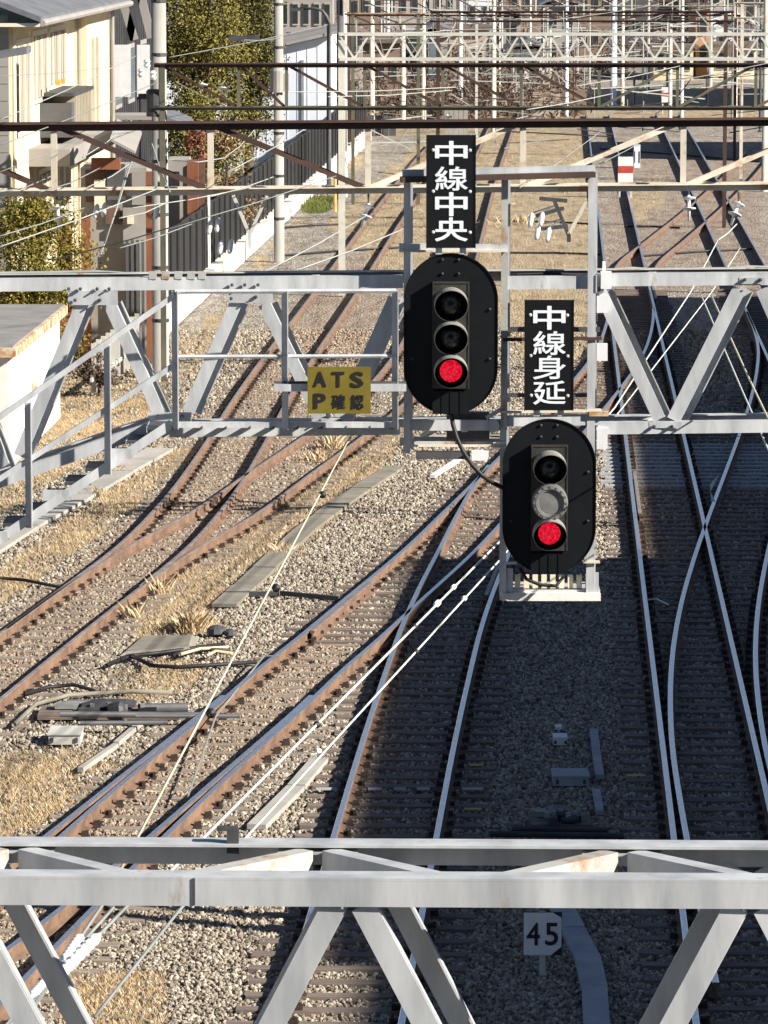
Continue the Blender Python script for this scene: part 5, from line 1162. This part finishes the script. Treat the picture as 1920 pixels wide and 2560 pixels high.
part(MB().box((-3.2, 185.96, 2.2), (.10, .05, 4.3)), 'downpipe', 'wire_grey', t)

# ---------------------------------------------------------------- trees
def tree(name, label, base, h, rx, rz, mat, n, leaf, trunk_r, cat='tree', group=None, z0=.35, seed=1, lobes=9):
    rg = np.random.default_rng(seed); base = Vector(base); t = thing(name, label, cat, base, group)
    top = base + Vector((rg.uniform(-.2, .2), rg.uniform(-.2, .2), h * .8))
    part(MB().tube([base - Vector((0, 0, .1)), base.lerp(top, .45), top], [trunk_r, trunk_r * .7, trunk_r * .25], 8), 'trunk', 'bark', t, smooth=True)
    cl = []
    for k in range(lobes):
        a, q = rg.uniform(0, 6.283), rg.uniform(.25, .8); zz = h * rg.uniform(z0, .97)
        k2 = math.sqrt(max(.15, 1 - ((zz - h * .55) / (h * .55)) ** 2)) ; c = base + Vector((math.cos(a) * rx * q * k2, math.sin(a) * rx * q * k2, zz)); cl.append(c)
        part(MB().tube([base.lerp(top, min(.95, zz / h * .75)), c], [trunk_r * .35, trunk_r * .1], 5), 'limb', 'bark', t)
    cl = np.array(cl); idx = rg.integers(0, lobes, n); ctr = cl[idx] + rg.normal(0, 1, (n, 3)) * np.array([rx * .20, rx * .20, rz * .62])
    nr = rg.normal(0, 1, (n, 3)); nr[:, 2] += .6; nr /= np.linalg.norm(nr, axis=1)[:, None]
    u = np.cross(nr, rg.normal(0, 1, (n, 3))); u /= np.linalg.norm(u, axis=1)[:, None]; w = np.cross(nr, u); s_ = leaf * rg.uniform(.5, 1.4, (n, 1))
    V = np.stack([ctr + u * s_, ctr + w * s_ * .55, ctr - u * s_, ctr - w * s_ * .55], 1).reshape(-1, 3) - np.array(base)
    me = bpy.data.meshes.new('crown'); me.vertices.add(len(V)); me.vertices.foreach_set('co', V.astype(np.float32).ravel())
    me.loops.add(n * 4); me.loops.foreach_set('vertex_index', np.arange(n * 4, dtype=np.int32)); me.polygons.add(n); me.polygons.foreach_set('loop_start', np.arange(0, n * 4, 4, dtype=np.int32)); me.polygons.foreach_set('loop_total', np.full(n, 4, dtype=np.int32))
    me.update(calc_edges=True); me.materials.append(MATS[mat]); o = bpy.data.objects.new('crown', me); COL.objects.link(o); o.parent = t
    return t
tree('evergreen_tree', 'olive green tree behind the thick concrete pole', (-5.75, 150, 0), 9.8, 1.75, .62, 'leaf_olive', 52000, .05, .22, seed=2, lobes=62, z0=.22)
tree('evergreen_tree', 'dark olive tree just left of the round concrete pole', (-4.55, 158, 0), 10.5, 1.15, .6, 'leaf_dark', 28000, .05, .2, seed=4, lobes=40, z0=.25)
tree('shrub', 'yellow-green bush above the white hut roof', (-7.55, 99.2, 0), 4.15, 1.35, .36, 'leaf_yellow', 22000, .04, .1, 'shrub', seed=5, lobes=24, z0=.3)
tree('shrub', 'dry yellow shrub behind the dark fence', (-4.75, 142, 0), 3.4, 1.1, .3, 'leaf_dry', 4200, .06, .08, 'shrub', seed=6, lobes=12, z0=.3)
tree('shrub', 'small dry brown bush beyond the hut', G(250, 985), .9, .55, .14, 'twig_brown', 1800, .045, .05, 'shrub', seed=8, lobes=9, z0=.2)
tree('shrub', 'red-leaved shrub by the timber house', PY(485, 480, 136) - Vector((0, 0, PY(485, 480, 136).z)), 4.0, .4, .2, 'wood_red', 900, .05, .06, 'shrub', seed=9, lobes=8, z0=.7)

# ---------------------------------------------------------------- far town
def far_house(label, px0, px1, Y, h, wall, roof, nwin, glass='dark_glass', gable=True, dep=7):
    x0_, x1_ = (px0 - 960) / F * Y, (px1 - 960) / F * Y; w = x1_ - x0_
    t = thing('far_house', label, 'house', ((x0_ + x1_) / 2, Y, 0), 'houses beyond the yard')
    part(MB().span((x0_, Y, -.1), (x1_, Y + dep, h)), 'wall', wall, t)
    if gable:
        m_ = MB(); xm = (x0_ + x1_) / 2
        m_.hull8([(x0_ - .4, Y - .5, h - .12), (xm, Y - .5, h + w * .28), (xm, Y - .5, h + w * .28 + .15), (x0_ - .4, Y - .5, h + .05)], [(x0_ - .4, Y + dep + .4, h - .12), (xm, Y + dep + .4, h + w * .28), (xm, Y + dep + .4, h + w * .28 + .15), (x0_ - .4, Y + dep + .4, h + .05)])
        m_.hull8([(x1_ + .4, Y - .5, h - .12), (xm + .001, Y - .5, h + w * .28), (xm + .001, Y - .5, h + w * .28 + .15), (x1_ + .4, Y - .5, h + .05)], [(x1_ + .4, Y + dep + .4, h - .12), (xm + .001, Y + dep + .4, h + w * .28), (xm + .001, Y + dep + .4, h + w * .28 + .15), (x1_ + .4, Y + dep + .4, h + .05)])
        part(m_, 'roof', roof, t)
    else: part(MB().span((x0_ - .3, Y - .4, h + .001), (x1_ + .3, Y + dep, h + .18)), 'roof', roof, t)
    nz = 1 if h < 3.6 else 2
    if nwin: windows(t, ((x0_, Y - .001, .3), (w, 0, 0), h - .5, (0, -1, 0)), nwin, nz, min(1.5, w / nwin * .55), 1.05, glass, random.choice(('wall_stone', 'shutter', 'siding_grey', 'wall_tan')), .06)
    return t
for a in (
    ('mauve house beyond the fence end with a pale window', 838, 905, 236, 3.9, 'wall_mauve', 'roof_brown', 2), ('brown house with dark windows under the rusty gantry', 908, 1000, 246, 3.3, 'wall_brown', 'roof_brown', 3),
    ('narrow cream house among the far masts', 1004, 1050, 262, 3.2, 'cream_trim', 'roof_grey', 1), ('blue-grey far house with a wide bluish window', 1056, 1118, 256, 3.6, 'wall_stone', 'roof_grey', 1),
    ('tan far house with brown roof over the black board', 1124, 1216, 268, 3.4, 'wall_tan', 'roof_brown', 2), ('mauve far house right of the black board', 1222, 1300, 280, 3.8, 'wall_mauve', 'roof_brown', 2),
    ('white far house behind the white mast', 1282, 1356, 262, 2.5, 'plate_white', 'roof_grey', 2), ('stone-grey far house with pale windows in mid distance', 1360, 1440, 300, 4.2, 'wall_stone', 'roof_grey', 2),
    ('brown far house left of the thick white mast', 1446, 1528, 318, 5.2, 'wall_brown', 'roof_brown', 3), ('dark far house behind the zigzag girder', 1545, 1640, 335, 6.0, 'dark_wall', 'roof_grey', 3),
    ('orange-fronted narrow far house', 1736, 1772, 288, 4.2, 'wall_orange', 'roof_brown', 1), ('long cream low building at the far right', 1632, 1730, 284, 1.9, 'cream_wall', 'roof_brown', 3),
    ('second cream low building at the far right edge', 1778, 1890, 286, 1.9, 'cream_trim', 'roof_brown', 3), ('white-roofed shed at the far right', 1780, 1880, 305, 2.8, 'plate_white', 'plate_white', 2),
    ('grey house at the top right corner', 1880, 1990, 320, 5.5, 'wall_stone', 'roof_grey', 3), ('tall pale block behind the far gantries', 1165, 1232, 345, 9.0, 'sheet_white', 'roof_grey', 2),
    ('brown apartment house behind all gantries, left of centre', 840, 960, 360, 9.5, 'wall_brown', 'roof_brown', 4), ('tan apartment house behind all gantries', 965, 1080, 372, 9.0, 'wall_mauve', 'roof_grey', 4),
    ('stone apartment house behind all gantries', 1085, 1164, 380, 9.5, 'wall_stone', 'roof_brown', 3), ('wide brown house row in the far background', 1235, 1400, 385, 9.0, 'wall_brown', 'roof_brown', 5),
    ('grey house row in the far background', 1405, 1560, 392, 9.5, 'wall_stone', 'roof_grey', 5), ('dark house row in the far right background', 1565, 1760, 400, 10, 'dark_wall', 'roof_grey', 6), ('mauve house row at the far right', 1765, 2000, 395, 9.5, 'wall_mauve', 'roof_brown', 6),
    ('grey slatted building above the white shed', 700, 832, 222, 7.0, 'siding_grey', 'roof_grey', 5), ('dark building between the two trees at the top', 560, 640, 190, 9.5, 'dark_wall', 'roof_grey', 2)):
    far_house(*a, gable=a[4] > 2.2 and 'block' not in a[0] and 'row' not in a[0], glass='bluish_glass' if 'blu' in a[0] else 'dark_glass')
# wall of grey panels by the far tracks
for i, (p0, p1, Y, h, mt, lb) in enumerate(((900, 990, 215, .9, 'dark_wall', 'dark low wall below the brown far house'), (1110, 1170, 208, 1.7, 'wall_stone', 'grey panel wall left of the black board'), (1330, 1400, 230, 1.4, 'wall_tan', 'tan board wall in the far scrub'), (1400, 1465, 236, 1.3, 'wall_brown', 'brown board wall in the far scrub'))):
    x0_, x1_ = (p0 - 960) / F * Y, (p1 - 960) / F * Y; t = thing('panel_wall', lb, 'wall', ((x0_ + x1_) / 2, Y, 0)); n_ = 5
    for k in range(n_): part(MB().span((x0_ + (x1_ - x0_) * k / n_ + .01, Y, 0), (x0_ + (x1_ - x0_) * (k + 1) / n_ - .01, Y + .1, h + random.uniform(-.05, .05))), 'panel', mt, t)
# far scrub: bare twigs and dead leaves, one mass
rg = np.random.default_rng(11); V, FN = [], 0; ctrs = []
for _ in range(150):
    Y = rg.uniform(225, 330); px = rg.uniform(840, 1960); px = px if (px < 1430 or Y > 288) else rg.uniform(840, 1430); ctrs.append(((px - 960) / F * Y, Y, rg.uniform(.4, 1.2), rg.uniform(.5, 2.2) * (1 if Y < 290 else 1.8)))
n = 34000; idx = rg.integers(0, len(ctrs), n); C = np.array(ctrs)[idx]
ctr = np.stack([C[:, 0] + rg.normal(0, 1, n) * C[:, 2] * .6, C[:, 1] + rg.normal(0, 1, n) * C[:, 2] * .8, np.abs(rg.normal(0, .6, n)) * C[:, 3]], 1)
nr = rg.normal(0, 1, (n, 3)); u = np.cross(nr, rg.normal(0, 1, (n, 3))); u /= np.linalg.norm(u, axis=1)[:, None]; w = np.cross(nr, u); w /= np.linalg.norm(w, axis=1)[:, None]; s_ = rg.uniform(.05, .16, (n, 1))
V = np.stack([ctr + u * s_ * 1.6, ctr + w * s_ * .4, ctr - u * s_ * 1.6, ctr - w * s_ * .4], 1).reshape(-1, 3)
mb = MB(); mb.v = [tuple(p) for p in V]; mb.f = [(4 * i, 4 * i + 1, 4 * i + 2, 4 * i + 3) for i in range(n)]; mb.m = [0] * n
single(mb, 'brown_scrub', 'twig_brown', 'brown leafless scrub and small trees before the far houses', 'scrub', (8, 270, 0), kind='stuff')

# ---------------------------------------------------------------- small things on the ground
# red and white board
def marker(px0, px1, py0, py1, yb, label):
    g = G((px0 + px1) / 2, yb); Y = g.y; t = thing('marker_board', label, 'sign', g)
    a, b_ = PY(px0, py1, Y), PY(px1, py0, Y); z1, z2 = a.z + (b_.z - a.z) * .36, a.z + (b_.z - a.z) * .64
    for z, zz, mt in ((a.z, z1, 'plate_white'), (z1 + .001, z2, 'plate_red'), (z2 + .001, b_.z, 'plate_white')): part(MB().span((a.x, Y, z), (b_.x, Y + .05, zz)), 'panel', mt, t)
    for x in (a.x + .06, b_.x - .06): part(MB().box((x, Y + .08, b_.z / 2), (.07, .05, b_.z)), 'post', 'pale_steel', t)
marker(1545, 1583, 392, 456, 494, 'upright white board with a red band between the far tracks')
marker(1654, 1677, 218, 256, 286, 'small far white board with a red band')
# speed plate 45
g = G(1358, 2440); Y = g.y; t = thing('speed_plate', 'white plate with black number 45 on a short post beside the cable trough', 'sign', g)
a, b_ = PY(1309, 2388, Y), PY(1404, 2282, Y); k = .028 * 3.1
z0, z1 = a.z, b_.z; m_ = MB().plate([(a.x, Y, z0), (b_.x - .10, Y, z0), (b_.x, Y, z0 + .085), (b_.x, Y, z1 - .05), (b_.x - .085, Y, z1), (a.x, Y, z1)], .012, (0, 1, 0)); pl = part(m_, 'panel', 'plate_white', t)
part(MB().span((a.x - .004, Y + .0125, z0 - .004), (b_.x + .004, Y + .02, z1 + .004)), 'back_plate', 'ink', t)
for ch, px in (('4', 1333), ('5', 1379)): c = PY(px, 2335, Y); c.y = Y - .0008; put_text(ch, c, .128, .225, 'ink', pl, .012)
part(MB().box(((a.x + b_.x) / 2, Y + .05, z1 / 2), (.06, .05, z1)), 'post', 'pale_steel', t)
# cable troughs: separate lids along a line
def trough(pts, label, mat, w=.30, lid=.9, h=.06):
    P_ = [G(*p) for p in pts]; t = thing('cable_trough', label, 'cable trough', P_[0])
    for a, b_ in zip(P_[:-1], P_[1:]):
        n_ = max(1, int((b_ - a).length / lid))
        for i in range(n_):
            p, q = a.lerp(b_, (i + .012) / n_), a.lerp(b_, (i + .988) / n_); z = Vector((0, 0, h / 2 + random.uniform(-.008, .012)))
            part(MB().bar(p + z, q + z, w * random.uniform(.96, 1.04), h), 'lid', mat, t)
    return t
trough([(1492, 2580), (1486, 2480), (1468, 2400), (1432, 2330), (1402, 2270), (1385, 2230)], 'pale cable trough lids winding beside the 45 plate', 'pale_sleeper', .25, 1.0)
trough([(560, 1520), (660, 1425), (760, 1330), (860, 1255), (985, 1172)], 'weathered concrete trough lids between siding and slanting track', 'concrete', .36, 1.6, .05)
trough([(-60, 1398), (60, 1322), (180, 1256), (300, 1185), (400, 1128)], 'pale concrete trough lids left of the siding', 'pole_concrete', .5, 1.3)
trough([(200, 1930), (290, 1868), (352, 1815)], 'thin pale conduit lying by the point machine', 'pole_concrete', .07, 2.0)
trough([(640, 2075), (740, 1975), (800, 1905)], 'grey board lying along the slanting wires', 'pole_concrete', .22, 2.4)
trough([(560, 1490), (700, 1490), (850, 1504)], 'thin dark strip crossing between the tracks', 'dark_steel', .05, 6, .07)  # narrow dark strip, drawn as a raised bar
trough([(1484, 1832), (1492, 1900), (1500, 1950)], 'grey bar lying in the shadow, upper piece', 'pale_sleeper', .10, 3)
trough([(1490, 1985), (1500, 2040)], 'grey bar lying in the shadow, lower piece', 'pale_sleeper', .09, 3)
trough([(1080, 1195), (1150, 1150)], 'white conduit lying below the upper signal', 'plate_white', .10, 3)
def slab_thing(name, label, cat, px, py, w, d, h, mat, extra=None):
    g = G(px, py); t = thing(name, label, cat, g); part(MB().box(g + Vector((0, 0, h / 2)), (w, d, h)), 'body', mat, t); part(MB().box(g + Vector((0, 0, h + .011)), (w * 1.06, d * 1.06, .02)), 'lid', mat, t)
    for s_ in (-1, 1): part(MB().box(g + Vector((s_ * w * .38, -d / 2 - .01, h * .5)), (.03, .02, h * .5)), 'latch', 'dark_steel', t)
    return t
slab_thing('relay_box', 'low pale grey metal box lying in the dry grass', 'box', 165, 1852, .40, .55, .12, 'pale_steel')
slab_thing('relay_box', 'pale bluish box in the shadow beside the grey bars', 'box', 1425, 1955, .42, .5, .10, 'pale_sleeper')
slab_thing('relay_box', 'tiny white box on the shaded ballast', 'box', 1400, 1858, .17, .3, .08, 'plate_white')
slab_thing('relay_box', 'small white chip of a box behind the tiny white box', 'box', 1396, 1828, .08, .2, .05, 'plate_white')
slab_thing('relay_box', 'white block under the branch of the far crossover', 'box', 1592, 420, .25, .4, .9, 'sheet_white')
for px, py, lb in ((60, 1893, 'yellow mark on the ballast near the grey bars'),): pass
def painted(px, py, w, lb):
    g = G(px, py, .036); single(MB().box(g, (w, .12, .006)), 'painted_mark', 'yellow_paint', lb, 'marking')
painted(1588, 1938, .22, 'yellow painted sleeper end beside the right rail'); painted(1182, 2022, .2, 'lower yellow painted sleeper end beside the central rail'); painted(1190, 1912, .16, 'upper faint yellow sleeper end beside the central rail')
# white painted sleeper of the central track
tw = thing('painted_sleeper', 'row of short white marks across the central track', 'marking', G(1000, 1970))
for x0_, x1_ in ((790, 842), (920, 955), (984, 1015), (1042, 1075), (1155, 1208)):
    a, b_ = G(x0_, 1972, .040), G(x1_, 1972, .040); part(MB().box((a + b_) / 2, ((b_ - a).x, .14, .008)), 'white_mark', 'pale_sleeper', tw)
# point machines
def point_machine(px, py, label, rods, sc=1.0):
    g = G(px, py); t = thing('point_machine', label, 'point machine', g); c = g
    part(MB().box(c + Vector((0, 0, .045)), (1.1 * sc, .75, .06)), 'base', 'timber', t)
    part(MB().box(c + Vector((.0, .05, .10)), (.34 * sc, .50, .10)), 'body', 'rubber', t)
    part(MB().hull8([c + Vector((-.22 * sc, -.22, .150)), c + Vector((.2 * sc, -.22, .150)), c + Vector((.2 * sc, .32, .150)), c + Vector((-.22 * sc, .32, .150))], [c + Vector((-.12 * sc, -.12, .19)), c + Vector((.12 * sc, -.12, .19)), c + Vector((.12 * sc, .22, .19)), c + Vector((-.12 * sc, .22, .19))]), 'cover', 'dark_steel', t)
    part(MB().lathe([(.07 * sc, 0), (.075 * sc, .16), (.05 * sc, .2)], c + Vector((.02 * sc, -.28, .10)), (.9, -.3, .2), 10), 'motor', 'dark_steel', t)
    part(MB().box(c + Vector((-.15 * sc, -.34, .10)), (.16 * sc, .14, .12)), 'gearbox', 'dark_steel', t)
    part(MB().box(c + Vector((.30 * sc, -.1, .10)), (.14 * sc, .3, .10)), 'lock_box', 'rubber', t)
    part(MB().box(c + Vector((-.34 * sc, .1, .12)), (.18 * sc, .2, .06)), 'crank', 'wire_grey', t)
    for k in range(5): part(MB().box(c + Vector(((k - 2) * .13 * sc, -.3 + .09 * (k % 3), .17)), (.05, .05, .06)), 'bolt', 'wire_grey', t)
    for x0_, y0_, x1_, y1_, r in rods:
        part(MB().tube([G(x0_, y0_, .13), G(x1_, y1_, .13)], r, 8), 'rod', 'dark_steel', t, smooth=True)
    return t
point_machine(275, 1790, 'black point machine with rods lying left of the slanting track', [(168, 1758, 262, 1760, .055), (150, 1785, 520, 1788, .04), (345, 1770, 470, 1768, .06), (200, 1808, 420, 1806, .03), (340, 1790, 600, 1790, .03)], 1.65)
point_machine(1400, 2062, 'point machine in the shadow just above the near girder', [(1225, 2085, 1560, 2090, .035), (1280, 2072, 1520, 2076, .03)], .62)
# coil of cable and stones by the siding
t = thing('cable_bundle', 'loose black cables lying in a curve beside the siding', 'cable', G(420, 1655))
for q in ([(300, 1650), (330, 1640), (380, 1664), (450, 1668), (540, 1662), (640, 1655)], [(265, 1664), (320, 1640), (400, 1632), (470, 1622), (560, 1610)], [(430, 1640), (470, 1628), (520, 1624), (575, 1626)]):
    part(MB().tube([G(x, y, .05) for x, y in q], .03, 6), 'cable', 'rubber', t, smooth=True)
for q in ([(450, 1636), (500, 1622), (570, 1618)], [(515, 1640), (540, 1628), (580, 1634)]): part(MB().tube([G(x, y, .07) for x, y in q], .025, 6), 'pipe', 'straw_pale', t, smooth=True)
g = G(395, 1618); single(MB().hull8([g + Vector((-.5, -.8, 0)), g + Vector((.5, -.6, 0)), g + Vector((.55, .8, 0)), g + Vector((-.3, .9, 0))], [g + Vector((-.42, -.7, .05)), g + Vector((.45, -.5, .09)), g + Vector((.45, .7, .07)), g + Vector((-.25, .8, .04))]), 'flat_slab', 'concrete', 'flat grey slab lying by the loose cables', 'slab')
for px, py, r, lb in ((540, 1590, .14, 'dark lump of old rubber hose near the grass tuft'), (575, 1592, .10, 'smaller dark lump beside the first near the grass tuft')):
    g = G(px, py); m_ = MB(); m_.lathe([(r * .4, 0), (r, r * .3), (r * .9, r * .8), (r * .4, r * 1.1)], g, (0, 0, 1), 9); single(m_, 'hose_lump', 'dark_steel', lb, 'hose')
for q, lb in (([(60, 1735), (120, 1718), (185, 1712), (240, 1728)], 'dark cable hump left of the point machine'), ([(35, 1812), (90, 1760), (170, 1738), (330, 1728), (430, 1732)], 'flat brown cable duct curving round the point machine'), ([(0, 1445), (60, 1450), (150, 1468), (210, 1462)], 'dark cable crossing under the siding rail')):
    single(MB().tube([G(x, y, .05) for x, y in q], .032 if 'duct' in lb else .026, 7), 'ground_cable', 'concrete' if 'duct' in lb else 'rubber', lb, 'cable', smooth=True)
for (x0_, y0_), (x1_, y1_), lb in (((1285, 553), (1480, 560), 'thin dark cable across the dry ground right of the upper board'), ((1270, 632), (1500, 636), 'second thin dark cable across the dry ground behind the signal frame'), ((1560, 566), (1700, 570), 'thin dark cable crossing between the far right tracks'), ((1600, 640), (1880, 622), 'long dark cable crossing the far right tracks'), ((700, 570), (860, 560), 'thin dark cable beside the round concrete pole'), ((690, 640), (1000, 618), 'thin dark cable crossing the far siding rails'), ((1500, 372), (1900, 405), 'dark cable beyond the red and white board')):
    single(MB().tube([G(x0_, y0_, .03), G((x0_ + x1_) / 2, (y0_ + y1_) / 2 - 2, .03), G(x1_, y1_, .03)], .035, 6), 'ground_cable', 'rubber', lb, 'cable')
for q, lb, mt in (([(1614, 1500), (1640, 1497), (1672, 1512)], 'pale bond wire arching off the right rail', 'wire_bright'), ([(700, 1640), (660, 1640), (540, 1790), (470, 1990)], 'thin grey wire lying across the slanting track', 'wire_grey')):
    single(MB().tube([G(x, y, .16) for x, y in q], .012, 5), 'bond_wire', mt, lb, 'wire')
